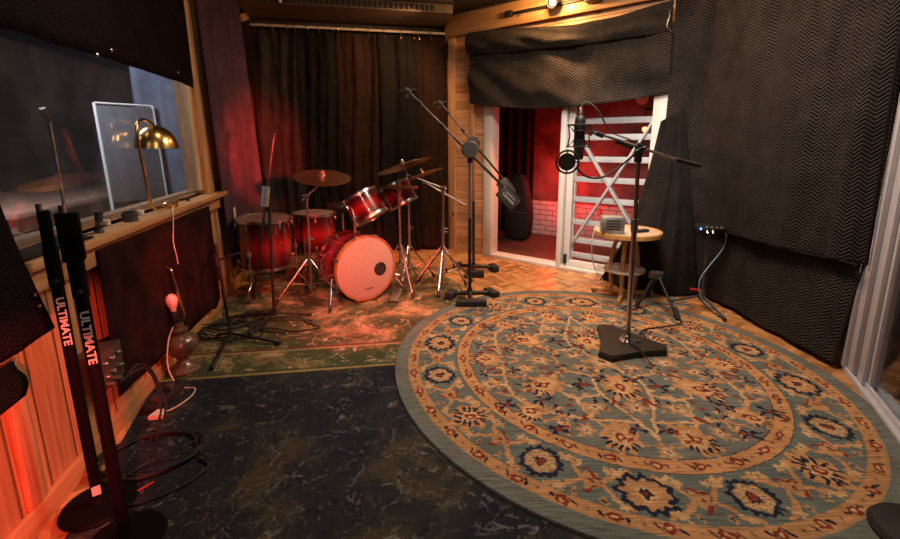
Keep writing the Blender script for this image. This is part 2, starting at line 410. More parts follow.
class G:
    def __init__(s): s.bm = bmesh.new()
    def box(s, c, size, rot=None, bev=0.0):
        M = Matrix.Translation(V(c)) @ (rot.to_4x4() if rot else Matrix.Identity(4)) @ Matrix.Diagonal((*size, 1))
        r = bmesh.ops.create_cube(s.bm, size=1.0, matrix=M)
        if bev:
            es = list({e for v in r['verts'] for e in v.link_edges})
            bmesh.ops.bevel(s.bm, geom=es, offset=bev, segments=2, affect='EDGES', profile=0.5)
        return s
    def bb(s, x0, x1, y0, y1, z0, z1, bev=0.0):
        return s.box(((x0 + x1) / 2, (y0 + y1) / 2, (z0 + z1) / 2), (abs(x1 - x0), abs(y1 - y0), abs(z1 - z0)), None, bev)
    def tube(s, pts, r, seg=10, closed=False, caps=True):
        P = [V(p) for p in pts]
        Q = [P[0]]
        for p in P[1:]:
            if (p - Q[-1]).length > 1e-6: Q.append(p)
        P = Q; n = len(P)
        rs = r if isinstance(r, (list, tuple)) else [r] * n
        if len(rs) != n: rs = [rs[0] + (rs[-1] - rs[0]) * i / (n - 1) for i in range(n)]
        T = []
        for i in range(n):
            if closed: t = P[(i + 1) % n] - P[(i - 1) % n]
            else: t = P[min(i + 1, n - 1)] - P[max(i - 1, 0)]
            T.append(t.normalized() if t.length > 1e-9 else V((0, 0, 1)))
        up = V((0, 0, 1)) if abs(T[0].z) < 0.9 else V((1, 0, 0))
        nrm = T[0].cross(up).normalized()
        rings = []
        for i in range(n):
            nrm = (nrm - T[i] * nrm.dot(T[i]))
            nrm = nrm.normalized() if nrm.length > 1e-6 else T[i].orthogonal().normalized()
            bn = T[i].cross(nrm)
            rings.append([s.bm.verts.new(P[i] + (nrm * math.cos(2 * PI * k / seg) + bn * math.sin(2 * PI * k / seg)) * rs[i]) for k in range(seg)])
        for i in range(n if closed else n - 1):
            a, b = rings[i], rings[(i + 1) % n]
            for k in range(seg): s.bm.faces.new((a[k], a[(k + 1) % seg], b[(k + 1) % seg], b[k]))
        if caps and not closed:
            s.bm.faces.new(rings[0][::-1]); s.bm.faces.new(rings[-1])
        return s
    def cyl(s, p0, p1, r, seg=16): return s.tube([p0, p1], r, seg)
    def cone(s, p0, p1, r0, r1, seg=16): return s.tube([p0, p1], [r0, r1], seg)
    def lathe(s, prof, M=None, seg=32):
        M = M or Matrix.Identity(4); rings = []
        for r, z in prof:
            if r < 1e-6: rings.append([s.bm.verts.new(M @ V((0, 0, z)))])
            else: rings.append([s.bm.verts.new(M @ V((r * math.cos(2 * PI * k / seg), r * math.sin(2 * PI * k / seg), z))) for k in range(seg)])
        for a, b in zip(rings, rings[1:]):
            for k in range(seg):
                q = (k + 1) % seg
                f = [a[0 if len(a) == 1 else k], a[0 if len(a) == 1 else q], b[0 if len(b) == 1 else q], b[0 if len(b) == 1 else k]]
                f = list(dict.fromkeys(f))
                if len(f) > 2:
                    try: s.bm.faces.new(f)
                    except ValueError: pass
        return s
    def prism(s, poly, z0, z1, M=None):
        M = M or Matrix.Identity(4)
        a = [s.bm.verts.new(M @ V((x, y, z0))) for x, y in poly]; b = [s.bm.verts.new(M @ V((x, y, z1))) for x, y in poly]
        s.bm.faces.new(a[::-1]); s.bm.faces.new(b)
        for i in range(len(poly)):
            j = (i + 1) % len(poly); s.bm.faces.new((a[i], a[j], b[j], b[i]))
        return s
    def build(s, name, mat, parent=None, M=None, smooth=True):
        me = bpy.data.meshes.new(name)
        bmesh.ops.recalc_face_normals(s.bm, faces=s.bm.faces)
        s.bm.to_mesh(me); s.bm.free()
        if smooth:
            me.polygons.foreach_set('use_smooth', [True] * len(me.polygons))
            me.set_sharp_from_angle(angle=R(38))
        me.materials.append(mat)
        o = bpy.data.objects.new(name, me); C.objects.link(o)
        if parent: o.parent = parent
        if M is not None: o.matrix_local = M
        return o

def thing(name, label, cat, loc=(0, 0, 0), rz=0.0, group=None, M=None):
    o = bpy.data.objects.new(name, None); C.objects.link(o); o.empty_display_size = 0.1
    if M is not None: o.matrix_world = M
    else:
        o.location = loc; o.rotation_euler = (0, 0, rz)
    o['label'] = label; o['category'] = cat
    if group: o['group'] = group
    return o
def tag(o, label, cat, group=None):
    o['label'] = label; o['category'] = cat
    if group: o['group'] = group
    return o
def struct(o): o['kind'] = 'structure'; return o
def copy_thing(o, loc=None, label=None):
    c = o.copy(); C.objects.link(c)
    if loc is not None: c.location = loc
    if label: c['label'] = label
    def rec(src, dst):
        for ch in list(src.children):
            d = ch.copy(); C.objects.link(d); d.parent = dst
            rec(ch, d)
    rec(o, c)
    return c
def frame(o, d):
    """wall frame: x along the wall, y out of the room, z up"""
    x = V((d[0], d[1], 0)).normalized(); y = V((-x.y, x.x, 0))
    M = Matrix.Identity(4)
    M.col[0][:3] = x; M.col[1][:3] = y; M.col[3][:3] = (o[0], o[1], 0)
    return M
def Mz(loc, direction, roll='Y'):
    """matrix with z axis along direction"""
    return Matrix.Translation(V(loc)) @ V(direction).to_track_quat('Z', roll).to_matrix().to_4x4()
def text_mesh(name, body, size, mat, parent, M, depth=0.0015, bold=0.0):
    cu = bpy.data.curves.new(name, 'FONT'); cu.body = body; cu.size = size; cu.extrude = depth
    cu.align_x = 'CENTER'; cu.align_y = 'CENTER'; cu.offset = bold
    t = bpy.data.objects.new(name, cu); C.objects.link(t)
    dg = bpy.context.evaluated_depsgraph_get(); dg.update()
    me = bpy.data.meshes.new_from_object(t.evaluated_get(dg)); me.name = name
    bpy.data.objects.remove(t); bpy.data.curves.remove(cu)
    me.materials.clear(); me.materials.append(mat)
    o = bpy.data.objects.new(name, me); C.objects.link(o); o.parent = parent; o.matrix_local = M
    return o
def cloth(name, fn, su, sv, nu, nv, mat, parent=None, M=None, thick=0.006, uwarp=lambda a: a):
    me = bpy.data.meshes.new(name)
    vs = [tuple(fn(i / nu, j / nv)) for j in range(nv + 1) for i in range(nu + 1)]
    fs = [(j * (nu + 1) + i, j * (nu + 1) + i + 1, (j + 1) * (nu + 1) + i + 1, (j + 1) * (nu + 1) + i) for j in range(nv) for i in range(nu)]
    me.from_pydata(vs, [], fs)
    uv = me.uv_layers.new(name='UVMap')
    for p in me.polygons:
        for li in p.loop_indices:
            vi = me.loops[li].vertex_index
            uv.data[li].uv = (uwarp((vi % (nu + 1)) / nu) * su, (vi // (nu + 1)) / nv * sv)
    me.polygons.foreach_set('use_smooth', [True] * len(me.polygons))
    me.materials.append(mat); me.update()
    o = bpy.data.objects.new(name, me); C.objects.link(o)
    if parent: o.parent = parent
    if M is not None: o.matrix_local = M
    if thick:
        md = o.modifiers.new('thickness', 'SOLIDIFY'); md.thickness = thick; md.offset = 0
    return o
def lerp(a, b, t): return a + (b - a) * t
def fold(s, seed=0.0, f=1.0):
    return (math.sin(s * 9.1 * f + seed) + 0.6 * math.sin(s * 17.3 * f + seed * 2.3 + 1) + 0.35 * math.sin(s * 31.7 * f + seed * 1.7)) / 1.95

# ------------------------------------------------------------------ room shell
LW = frame((-1.47, 1.217), (-0.2505, 0.968))
DW = frame((-0.17, 5.34), (0.807, -0.591))
RWF = frame((2.15, 3.64), (0.0725, -0.997))
SLF = frame((2.245, 2.33), (-0.436, -0.90))
REAR = frame((-2.5, 4.98), (0.982, 0.188))
CEIL = 2.78

struct(G().bb(-7.5, 4.5, -2.2, 8.5, -0.1, 0.0).build('floor', parquet_mat))
struct(G().bb(-2.9, 2.9, -2.0, 5.9, CEIL, CEIL + 0.1).build('ceiling', ceil_mat))

# left wall with the control room window
g = G(); g.bb(-2.9, 3.92, 0, 0.1, 0, 0.93); g.bb(2.16, 3.92, 0, 0.1, 0.93, CEIL); g.bb(-2.9, 2.16, 0, 0.1, 2.32, CEIL); g.bb(-2.9, -1.3, 0, 0.1, 0.93, 2.32)
struct(g.build('wall_left', pine_wall, M=LW))
wf = struct(G().bb(-1.3, 2.16, 0.05, 0.11, 0.925, 0.965).bb(-1.3, 2.16, 0.0, 0.1, 2.28, 2.34).bb(2.11, 2.16, 0.0, 0.1, 0.96, 2.28).bb(-1.3, -1.24, 0.0, 0.1, 0.96, 2.28).build('window_1', pine_post, M=LW))
G().bb(-1.24, 2.115, 0.008, 0.018, 0.955, 2.29).build('pane', glass, wf)
struct(G().bb(2.16, 2.44, -0.025, 0.0, 0.93, 2.76, 0.004).build('trim_1', pine_post, M=LW))
struct(G().bb(-2.9, 2.45, -0.105, 0.055, 0.895, 0.93, 0.006).bb(-2.9, 2.43, -0.055, -0.0, 0.80, 0.895, 0.004).build('trim_2', pine_trim, M=LW))
struct(G().bb(-2.9, 3.9, -0.022, 0.0, 0.0, 0.085, 0.004).build('baseboard_left', pine_trim, M=LW))
struct(G().bb(2.36, 2.43, -0.02, 0.0, 0.085, 0.80, 0.003).bb(0.02, 0.09, -0.02, 0.0, 0.085, 0.80, 0.003).bb(1.03, 1.03 + 0.01, -0.001, 0.0, 0.085, 0.80).build('trim_3', pine_post, M=LW))
# rear wall
struct(G().bb(-0.05, 2.45, 0, 0.1, 0, CEIL).build('wall_rear', dark_wall, M=REAR))
# wall with the doorway
struct(G().bb(0.0, 0.49, 0, 0.12, 0, 2.05).bb(0, 2.86, 0.0, 0.12, 2.05, 2.53).bb(2.44, 2.86, 0, 0.12, 0, 2.05).build('wall_doorway', pine_siding, M=DW))
struct(G().bb(0, 2.86, 0.0, 0.12, 2.53, CEIL).build('wall_above_beam', dark_wall, M=DW))
struct(G().bb(-0.02, 0.085, -0.035, 0.0, 0, 2.74, 0.004).build('trim_4', pine_post, M=DW))
struct(G().bb(-0.03, 2.80, -0.07, -0.036, 2.515, 2.74, 0.005).build('trim_5', pine_trim, M=DW))
struct(G().bb(0.30, 0.36, -0.03, 0.0, 0.0, 2.51, 0.004).build('trim_6', pine_post, M=DW))
struct(G().bb(0.49, 0.60, -0.02, 0.14, 0, 2.05, 0.006).bb(1.43, 1.485, -0.02, 0.14, 0, 2.05, 0.006).bb(0.60, 1.43, -0.02, 0.14, 2.0, 2.05, 0.004).bb(0.60, 1.43, -0.03, 0.14, 0.0, 0.03, 0.004).build('door_1', white_paint, M=DW))
d2 = struct(G().bb(1.50, 1.565, 0.02, 0.07, 0.03, 2.05, 0.005).bb(2.30, 2.445, -0.02, 0.12, 0.0, 2.05, 0.006).bb(1.565, 2.30, 0.02, 0.07, 1.97, 2.05, 0.005).bb(1.565, 2.30, 0.02, 0.07, 0.03, 0.10, 0.005).bb(1.485, 2.30, -0.03, 0.14, 0.0, 0.03, 0.004).build('door_2', white_paint, M=DW))
G().bb(1.565, 2.30, 0.042, 0.048, 0.10, 1.97).build('pane', door_glass, d2)
G().bb(1.512, 1.545, -0.012, 0.02, 0.06, 0.16, 0.006).build('floor_stop', black_rubber, d2)
# booth behind the doorway
struct(G().bb(-0.3, 3.3, 1.56, 1.66, 0, 2.6).build('wall_booth_rear', booth_wall, M=DW))
struct(G().bb(-0.4, -0.3, 0.12, 1.66, 0, 2.6).build('wall_booth_left', dark_wall, M=DW))
struct(G().bb(3.3, 3.4, 0.12, 1.66, 0, 2.6).build('wall_booth_right', booth_wall, M=DW))
struct(G().bb(-0.4, 3.4, 0.12, 1.66, 2.6, 2.7).build('ceiling_booth', dark_wall, M=DW))
struct(G().bb(-0.3, 3.3, 0.145, 1.56, 0.0, 0.012).build('floor_booth', booth_floor, M=DW))
struct(G().bb(0.30, 3.3, 1.46, 1.56, 0.012, 0.50, 0.006).build('wall_brick_ledge', brick_mat, M=DW))
# right wall behind the blankets, and the sliding patio door
struct(G().bb(0.0, 1.31, 0.02, 0.12, 0, CEIL).build('wall_right', dark_wood, M=RWF))
g = G()
for a, b_, y0, y1 in ((0.0, 0.045, -0.03, 0.10), (0.05, 0.12, -0.012, 0.09), (0.125, 0.155, 0.015, 0.08), (0.16, 0.235, 0.0, 0.07), (0.24, 0.27, 0.02, 0.06)):
    g.bb(a, b_, y0, y1, 0.03, 2.25, 0.005)
g.bb(0.0, 4.35, 0.0, 0.10, 2.20, 2.30, 0.004)
g.bb(0, 4.35, -0.02, 0.0, 0.0, 0.035, 0.003).bb(0, 4.35, 0.015, 0.03, 0.0, 0.045, 0.003).bb(0, 4.35, 0.055, 0.07, 0.0, 0.045, 0.003).bb(0, 4.35, 0.0, 0.11, 0.0, 0.02)
d3 = struct(g.build('door_3', cool_white, M=SLF))
G().bb(0.27, 4.3, 0.038, 0.044, 0.03, 2.20).build('pane', door_glass, d3)
struct(G().bb(0.0, 4.35, 0.0, 0.12, 2.30, CEIL).build('wall_over_patio_door', dark_wall, M=SLF))
struct(G().bb(-0.95, 0.75, -1.5, -1.4, 0, CEIL).build('wall_back', dark_wall))
struct(G().bb(0.36, 0.42, 0.30, 0.36, 0, 2.2, 0.004).build('trim_7', pine_post, M=SLF))
t_ = thing('booth_curtain', 'dark brown curtain hanging in the booth behind the instrument case', 'curtain', M=DW @ Matrix.Translation((0, 1.40, 0)))
cloth('cloth', lambda a, b: (lerp(-0.1, 0.42, a), -0.02 + 0.035 * fold(a * 2.4, 0.5), lerp(0.03, 2.5, b)), 1.0, 2.4, 60, 30, quilt_brown, t_)
# control room seen through the window
struct(G().bb(-2.9, 6.0, 4.4, 4.5, 0, 2.8).build('wall_control_room_far', ctrl_wall, M=LW))
struct(G().bb(5.9, 6.0, 0.1, 4.5, 0, 2.8).build('wall_control_room_end', ctrl_wall, M=LW))
struct(G().bb(-3.0, -2.9, 0.1, 4.5, 0, 2.8).build('wall_control_room_near', ctrl_wall, M=LW))
struct(G().bb(-3.0, 6.0, 0.1, 4.5, 2.8, 2.9).build('ceiling_control_room', ctrl_wall, M=LW))
struct(G().bb(3.92, 5.9, 0.0, 0.1, 0, 2.8).build('wall_control_room_side', ctrl_wall, M=LW))
struct(G().bb(-2.9, 5.9, 0.1, 4.4, 0.0, 0.01).build('floor_control_room', booth_floor, M=LW))

# ceiling soffit with an air grille along the rear wall
g = G().bb(0.2, 2.30, -0.62, -0.02, 2.635, CEIL - 0.005, 0.004)
soff = g.build('air_vent', soffit_mat, M=REAR)
tag(soff, 'dark slotted air vent soffit under the ceiling above the curtain rod', 'vent')
g = G()
for i in range(34): g.bb(0.36 + i * 0.052, 0.36 + i * 0.052 + 0.024, -0.628, -0.618, 2.650, 2.705)
g.build('slot_row', black_rubber, soff)
G().bb(0.2, 2.30, -0.66, -0.62, 2.72, 2.745).build('lip', dark_wall, soff)

# hanging spotlight by the soffit
t = thing('track_spotlight', 'small dark spotlight hanging from ceiling at top left above drums', 'spotlight', (-1.78, 4.42, CEIL))
G().cyl((0, 0, 0), (0, 0, -0.06), 0.02).build('mount', black_metal, t)
G().lathe([(0.0, 0), (0.03, 0), (0.035, 0.03), (0.045, 0.12), (0.04, 0.12), (0.03, 0.04), (0, 0.04)], Mz((0, 0, -0.05), (0.35, -0.4, -0.8))).build('lamp_head', black_metal, t)
G().lathe([(0.0, 0), (0.02, 0.005), (0.012, 0.03), (0, 0.034)], Mz((0.045, -0.05, -0.145), (0.35, -0.4, -0.8))).build('bulb', bulb_mat, t)

# track light on the beam
t = thing('track_light', 'black track light with glowing bulb mounted on the pine beam over the doorway', 'track light', M=DW @ Matrix.Translation((1.4, -0.07, 2.62)))
G().bb(-0.54, 0.60, -0.03, 0.0, -0.012, 0.014, 0.003).build('track', black_metal, t)
G().bb(-0.60, -0.52, -0.05, 0.0, -0.025, 0.03, 0.006).build('end_box', black_metal, t)
G().bb(0.27, 0.41, -0.10, -0.0, -0.05, 0.05, 0.006).build('transformer_box', black_metal, t)
h_ = G().lathe([(0.016, -0.07), (0.03, -0.06), (0.034, 0.0), (0.05, 0.05), (0.045, 0.05), (0.03, 0.0), (0, -0.02)], Mz((-0.05, -0.10, 0.0), (0.4, -0.7, -0.2))).build('lamp_head', black_metal, t)
G().lathe([(0, -0.02), (0.018, -0.01), (0.026, 0.02), (0.018, 0.05), (0, 0.06)], Mz((-0.03, -0.125, -0.01), (0.4, -0.7, -0.2))).build('bulb', lamp_hot, h_)
light('POINT', 'track_bulb_glow', tuple((DW @ V((1.40, -0.36, 2.62)))), None, 34.0, (1.0, 0.52, 0.18), 0.03)

# ------------------------------------------------------------------ rugs
def flat_rug(name, org, d, poly, mat, z0, th):
    M = frame(org, d); M.col[3][2] = z0
    return G().prism(poly, 0, th).build(name, mat, M=M)
# green rug: front edge from left wall to under the round rug
o = flat_rug('green_rug', (-1.735, 2.17), (0.989, 0.148), [(0.04, 0), (1.95, 0), (1.92, 1.55), (1.15, 2.6), (-0.16, 2.15)], green_rug_mat, 0.0, 0.010)
tag(o, 'worn green and gold patterned rug under the red drum kit', 'rug')
o = flat_rug('navy_rug', (-1.46, 1.28), (0.989, 0.148), [(-0.12, 0.93), (0.09, 0.0), (0.56, -2.1), (1.75, -2.1), (1.95, 0.2), (1.78, 0.93)], navy_rug_mat, 0.0, 0.009)
tag(o, 'dark navy distressed rug covering the floor at lower left', 'rug')

# round rug, painted motif by motif onto a dense weave
def round_rug():
    NR, NA = 400, 1500
    rr = np.concatenate([np.linspace(0.002, 1.0, NR)]); aa = np.arange(NA) * 2 * np.pi / NA
    X = (rr[:, None] * np.cos(aa)).ravel(); Y = (rr[:, None] * np.sin(aa)).ravel()
    # hand-drawn wobble
    wx = 0.0035 * np.sin(X * 61 + 3 * np.sin(Y * 43)) + 0.0022 * np.sin(Y * 147 + 1.3) + 0.0016 * np.sin(X * 263 + 4 * np.sin(Y * 111))
    wy = 0.0035 * np.sin(Y * 63 + 3 * np.sin(X * 49)) + 0.0022 * np.sin(X * 151 + 0.6) + 0.0016 * np.sin(Y * 271 + 4 * np.sin(X * 117))
    U, W = X + wx, Y + wy
    rad = np.hypot(X, Y) + 0.2 * (wx + wy); ang = np.arctan2(W, U)
    TEAL = (0.122, 0.131, 0.117); TEAL2 = (0.104, 0.124, 0.112); GOLD = (0.40, 0.205, 0.088); CREAM = (0.46, 0.285, 0.145); TAN = (0.33, 0.19, 0.092)
    RUST = (0.17, 0.028, 0.015); INK = (0.012, 0.014, 0.030); ORG = (0.52, 0.22, 0.06); PALE = (0.42, 0.33, 0.22)
    col = np.empty((X.size, 3)); col[:] = TEAL
    def put(mask, c): col[mask] = c
    def ell(cx, cy, a, b, th, c, k=0, ka=0.0, kp=0.0):
        near = (np.abs(U - cx) < max(a, b) * 1.5) & (np.abs(W - cy) < max(a, b) * 1.5)
        idx = np.nonzero(near)[0]; x = U[idx] - cx; y = W[idx] - cy
        p = (x * math.cos(th) + y * math.sin(th)) / a; q = (-x * math.sin(th) + y * math.cos(th)) / b
        r = np.hypot(p, q)
        lim = 1.0 if not k else 1.0 + ka * np.cos(k * np.arctan2(q, p) + kp)
        col[idx[r < lim]] = c
    def stroke(pts, wdt, c):
        P = [(p.x, p.y) for p in smooth_path([(a, b, 0) for a, b in pts], 6)]
        for (ax, ay), (bx, by) in zip(P, P[1:]):
            m = wdt * 1.3
            near = (U > min(ax, bx) - m) & (U < max(ax, bx) + m) & (W > min(ay, by) - m) & (W < max(ay, by) + m)
            idx = np.nonzero(near)[0]
            if not len(idx): continue
            dx, dy = bx - ax, by - ay; l2 = dx * dx + dy * dy + 1e-12
            t = np.clip(((U[idx] - ax) * dx + (W[idx] - ay) * dy) / l2, 0, 1)
            d = np.hypot(U[idx] - ax - t * dx, W[idx] - ay - t * dy)
            col[idx[d < wdt * 0.5]] = c
    # bands
    put(rad < 0.936, ORG if False else GOLD); put((rad < 0.936) & (rad > 0.928), INK if False else TAN); put(rad < 0.888, TEAL2)
    put((rad < 0.7005), INK); put(rad < 0.698, GOLD); put(rad < 0.640, INK); put(rad < 0.637, TEAL)
    put((rad > 0.884) & (rad < 0.890), TAN)
    # guard stripe motifs
    for Rg, n, s in ((0.911, 40, 1.0), (0.668, 30, 1.0)):
        for i in range(n):
            a = 2 * PI * i / n; x, y = Rg * math.cos(a), Rg * math.sin(a)
            ell(x, y, 0.021 * s, 0.016 * s, a + PI / 2, RUST, 6, 0.08); ell(x, y, 0.009, 0.006, a + PI / 2, CREAM)
            for da, cc in ((0.22, INK), (0.5, CREAM), (0.78, INK)):
                b = a + da * 2 * PI / n; x, y = Rg * math.cos(b), Rg * math.sin(b)
                if cc is INK: ell(x, y, 0.014, 0.0045, b + 0.7, INK)
                else:
                    ell(x, y, 0.014, 0.010, b + PI / 2, TAN, 4, 0.3); ell(x, y, 0.006, 0.004, b, RUST)
    # main border: sixteen medallions linked by scrolls
    for i in range(16):
        a = R(11.25 + 22.5 * i); cx, cy = 0.797 * math.cos(a), 0.797 * math.sin(a)
        kind = (1, 0, 1, 2)[i % 4]
        b = a + R(11.25)
        for sg in (1, -1):  # arabesque between medallions
            ra = 0.797 + sg * 0.045
            stroke([((0.797 + sg * q) * math.cos(a + R(t)), (0.797 + sg * q) * math.sin(a + R(t))) for t, q in ((3, 0.075), (6, 0.055), (9, 0.01), (11.25, -0.03), (14, 0.01), (17, 0.055), (19.5, 0.075))], 0.016, GOLD)
            for t in (5.2, 17.3):
                x, y = (0.797 + sg * 0.066) * math.cos(a + R(t)), (0.797 + sg * 0.066) * math.sin(a + R(t))
                ell(x, y, 0.022, 0.013, a + R(t) + 0.8 * sg, CREAM, 5, 0.3)
        x, y = 0.797 * math.cos(b), 0.797 * math.sin(b)
        stroke([(0.755 * math.cos(b - 0.03), 0.755 * math.sin(b - 0.03)), (0.79 * math.cos(b + 0.035), 0.79 * math.sin(b + 0.035)), (0.845 * math.cos(b - 0.01), 0.845 * math.sin(b - 0.01))], 0.010, RUST)
        ell(x, y, 0.02, 0.026, b, TAN, 6, 0.25); ell(x, y, 0.009, 0.010, b, RUST)
        for sg in (1, -1):
            ell(0.735 * math.cos(b + sg * 0.06), 0.735 * math.sin(b + sg * 0.06), 0.016, 0.012, b, CREAM, 5, 0.3)
            ell(0.862 * math.cos(b + sg * 0.05), 0.862 * math.sin(b + sg * 0.05), 0.016, 0.010, b, TAN, 5, 0.3)
            ell(0.862 * math.cos(b + sg * 0.05), 0.862 * math.sin(b + sg * 0.05), 0.005, 0.005, b, INK)
        if kind == 1:
            ell(cx, cy, 0.068, 0.068, a, INK, 16, 0.07); ell(cx, cy, 0.053, 0.053, a, TEAL); ell(cx, cy, 0.050, 0.050, a, TAN, 8, 0.08)
            for k in range(8): ell(cx + 0.036 * math.cos(k * PI / 4 + a), cy + 0.036 * math.sin(k * PI / 4 + a), 0.012, 0.010, k * PI / 4 + a, CREAM); ell(cx + 0.037 * math.cos(k * PI / 4 + a), cy + 0.037 * math.sin(k * PI / 4 + a), 0.005, 0.004, 0, TEAL)
            ell(cx, cy, 0.019, 0.019, a, INK, 8, 0.1); ell(cx, cy, 0.013, 0.013, a, RUST)
        elif kind == 0:
            ell(cx, cy, 0.084, 0.066, a, GOLD, 8, 0.14); ell(cx, cy, 0.056, 0.044, a, INK, 12, 0.30); ell(cx, cy, 0.036, 0.030, a, CREAM, 8, 0.18); ell(cx, cy, 0.020, 0.018, a, RUST); ell(cx, cy, 0.008, 0.008, a, CREAM)
            for k in range(10): ell(cx + 0.062 * math.cos(k * PI / 5), cy + 0.052 * math.sin(k * PI / 5), 0.010, 0.004, k * PI / 5, INK)
        else:
            ell(cx, cy, 0.074, 0.084, a, INK, 12, 0.10); ell(cx, cy, 0.056, 0.066, a, TAN, 12, 0.10); ell(cx, cy, 0.044, 0.050, a, GOLD, 6, 0.2); ell(cx, cy, 0.028, 0.032, a, CREAM, 6, 0.15); ell(cx, cy, 0.018, 0.020, a, INK, 5, 0.2); ell(cx, cy, 0.009, 0.010, a, RUST)
    # field: mirrored arabesque vines and palmettes
    def q4(f):
        for sx in (1, -1):
            for sy in (1, -1): f(sx, sy)
    vines = [[(0.0, 0.02), (0.09, 0.13), (0.10, 0.27), (0.03, 0.44), (0.0, 0.54)], [(0.49, 0.06), (0.47, 0.30), (0.29, 0.42), (0.03, 0.45)],
             [(0.49, 0.06), (0.40, 0.0)], [(0.29, 0.42), (0.31, 0.53)], [(0.10, 0.27), (0.22, 0.30), (0.30, 0.20), (0.22, 0.10), (0.09, 0.13)],
             [(0.47, 0.30), (0.54, 0.28)], [(0.30, 0.20), (0.42, 0.16), (0.49, 0.06)], [(0.22, 0.10), (0.22, 0.0)], [(0.22, 0.30), (0.20, 0.40), (0.16, 0.50), (0.10, 0.56)],
             [(0.42, 0.16), (0.56, 0.14)], [(0.29, 0.42), (0.38, 0.46)]]
    for vn in vines:
        q4(lambda sx, sy: stroke([(sx * a, sy * b) for a, b in vn], 0.0135, CREAM if len(vn) > 3 else GOLD))
    def palm(x, y, s, th, kind):
        if kind == 0:
            ell(x, y, 0.085 * s, 0.062 * s, th, GOLD, 9, 0.16); ell(x, y, 0.05 * s, 0.036 * s, th, CREAM, 7, 0.16)
            for k in range(7):
                f = -1.1 + k * 0.37
                ell(x + 0.058 * s * math.cos(th + f), y + 0.058 * s * math.sin(th + f), 0.016 * s, 0.006 * s, th + f, INK)
            ell(x, y, 0.024 * s, 0.018 * s, th, RUST, 4, 0.2); ell(x, y, 0.010 * s, 0.008 * s, th, CREAM)
        elif kind == 1:
            ell(x, y, 0.062 * s, 0.05 * s, th, TAN, 6, 0.25); ell(x, y, 0.034 * s, 0.026 * s, th, PALE, 6, 0.2); ell(x, y, 0.013 * s, 0.011 * s, th, RUST)
        elif kind == 2:
            for f in (0.5, -0.5, 2.4, -2.4): ell(x + 0.03 * s * math.cos(th + f), y + 0.03 * s * math.sin(th + f), 0.032 * s, 0.0105 * s, th + f, INK, 5, 0.25)
            ell(x, y, 0.014 * s, 0.014 * s, th, RUST)
        else:
            ell(x, y, 0.05 * s, 0.016 * s, th, RUST, 3, 0.2); ell(x + 0.03 * s, y + 0.015 * s, 0.02 * s, 0.011 * s, th, CREAM, 5, 0.3)
    pl = [(0.0, 0.0, 1.5, 0, 1), (0.33, 0.215, 1.25, 0.5, 0), (0.0, 0.215, 1.3, PI / 2, 0), (0.13, 0.535, 1.15, 1.2, 0), (0.0, 0.60, 0.7, PI / 2, 1), (0.56, 0.0, 1.1, 0, 0), (0.56, 0.22, 0.85, 0.3, 1),
          (0.42, 0.40, 0.95, 0.8, 0), (0.16, 0.36, 0.8, 0.4, 1), (0.385, 0.075, 0.75, 0.2, 1), (0.24, 0.50, 0.65, 0.9, 1), (0.12, 0.06, 0.7, 0, 1), (0.30, 0.0, 0.9, 0, 1), (0.0, 0.36, 0.8, 0, 1),
          (0.165, 0.20, 1.0, 0.6, 2), (0.065, 0.155, 0.8, 0.2, 2), (0.365, 0.325, 0.9, 1.0, 2), (0.51, 0.36, 0.9, 0.4, 2), (0.34, 0.50, 0.9, 0.2, 2), (0.22, 0.43, 0.8, 0.7, 3), (0.44, 0.10, 0.7, 1.0, 2), (0.53, 0.09, 0.8, 0.6, 3),
          (0.07, 0.32, 0.8, 0.9, 3), (0.27, 0.115, 0.8, 0.3, 3), (0.05, 0.49, 0.7, 0.3, 2), (0.40, 0.25, 0.6, 1.3, 3), (0.58, 0.13, 0.6, 1.5, 2)]
    for x, y, s, th, kind in pl:
        s = s * 0.88
        q4(lambda sx, sy: palm(sx * x, sy * y, s, th if sx * sy > 0 else -th, kind) if sx > 0 else palm(-x, sy * y, s, PI - th if sy > 0 else PI + th, kind))
    # small scattered sprigs
    rs = np.random.RandomState(4)
    for i in range(130):
        x, y = rs.uniform(0.03, 0.6), rs.uniform(0.03, 0.6)
        if math.hypot(x, y) > 0.60: continue
        c = (INK, RUST, TAN, CREAM)[i % 4]; s = rs.uniform(0.010, 0.017); th = rs.uniform(0, 3)
        q4(lambda sx, sy: ell(sx * x, sy * y, s, s * 0.5, th * sx * sy, c, 4, 0.3))
    rgba = np.ones((X.size + 1, 4), dtype=np.float32); rgba[:-1, :3] = col; rgba[-1, :3] = CREAM
    # mesh
    ax = V((0.585, -0.811)); ay = V((0.811, 0.585))
    ux = (X * ax.x + Y * ax.y) * 1.334; uy = (X * ay.x + Y * ay.y) * 1.208
    wxx = ux * ax.x + uy * ay.x; wyy = ux * ax.y + uy * ay.y
    zt = np.full(X.size, 0.012); zt[(NR - 1) * NA:] = 0.0
    co = np.stack([wxx, wyy, zt], 1); co = np.vstack([co, [[0, 0, 0.012]]])
    i = np.arange(NR - 1)[:, None] * NA; j = np.arange(NA)[None, :]; j2 = (j + 1) % NA
    quads = np.stack([i + j, i + j2 + 0 * i, i + NA + j2, i + NA + j], -1).reshape(-1, 4)[:, ::-1]
    tris = np.stack([np.full(NA, X.size), np.arange(NA), (np.arange(NA) + 1) % NA], 1)
    me = bpy.data.meshes.new('round_rug')
    me.vertices.add(len(co)); me.vertices.foreach_set('co', co.astype(np.float32).ravel())
    nl = quads.size + tris.size; me.loops.add(nl); me.loops.foreach_set('vertex_index', np.concatenate([quads.ravel(), tris.ravel()]).astype(np.int32))
    npl = len(quads) + len(tris); me.polygons.add(npl)
    st = np.concatenate([np.arange(len(quads)) * 4, quads.size + np.arange(len(tris)) * 3]); me.polygons.foreach_set('loop_start', st.astype(np.int32))
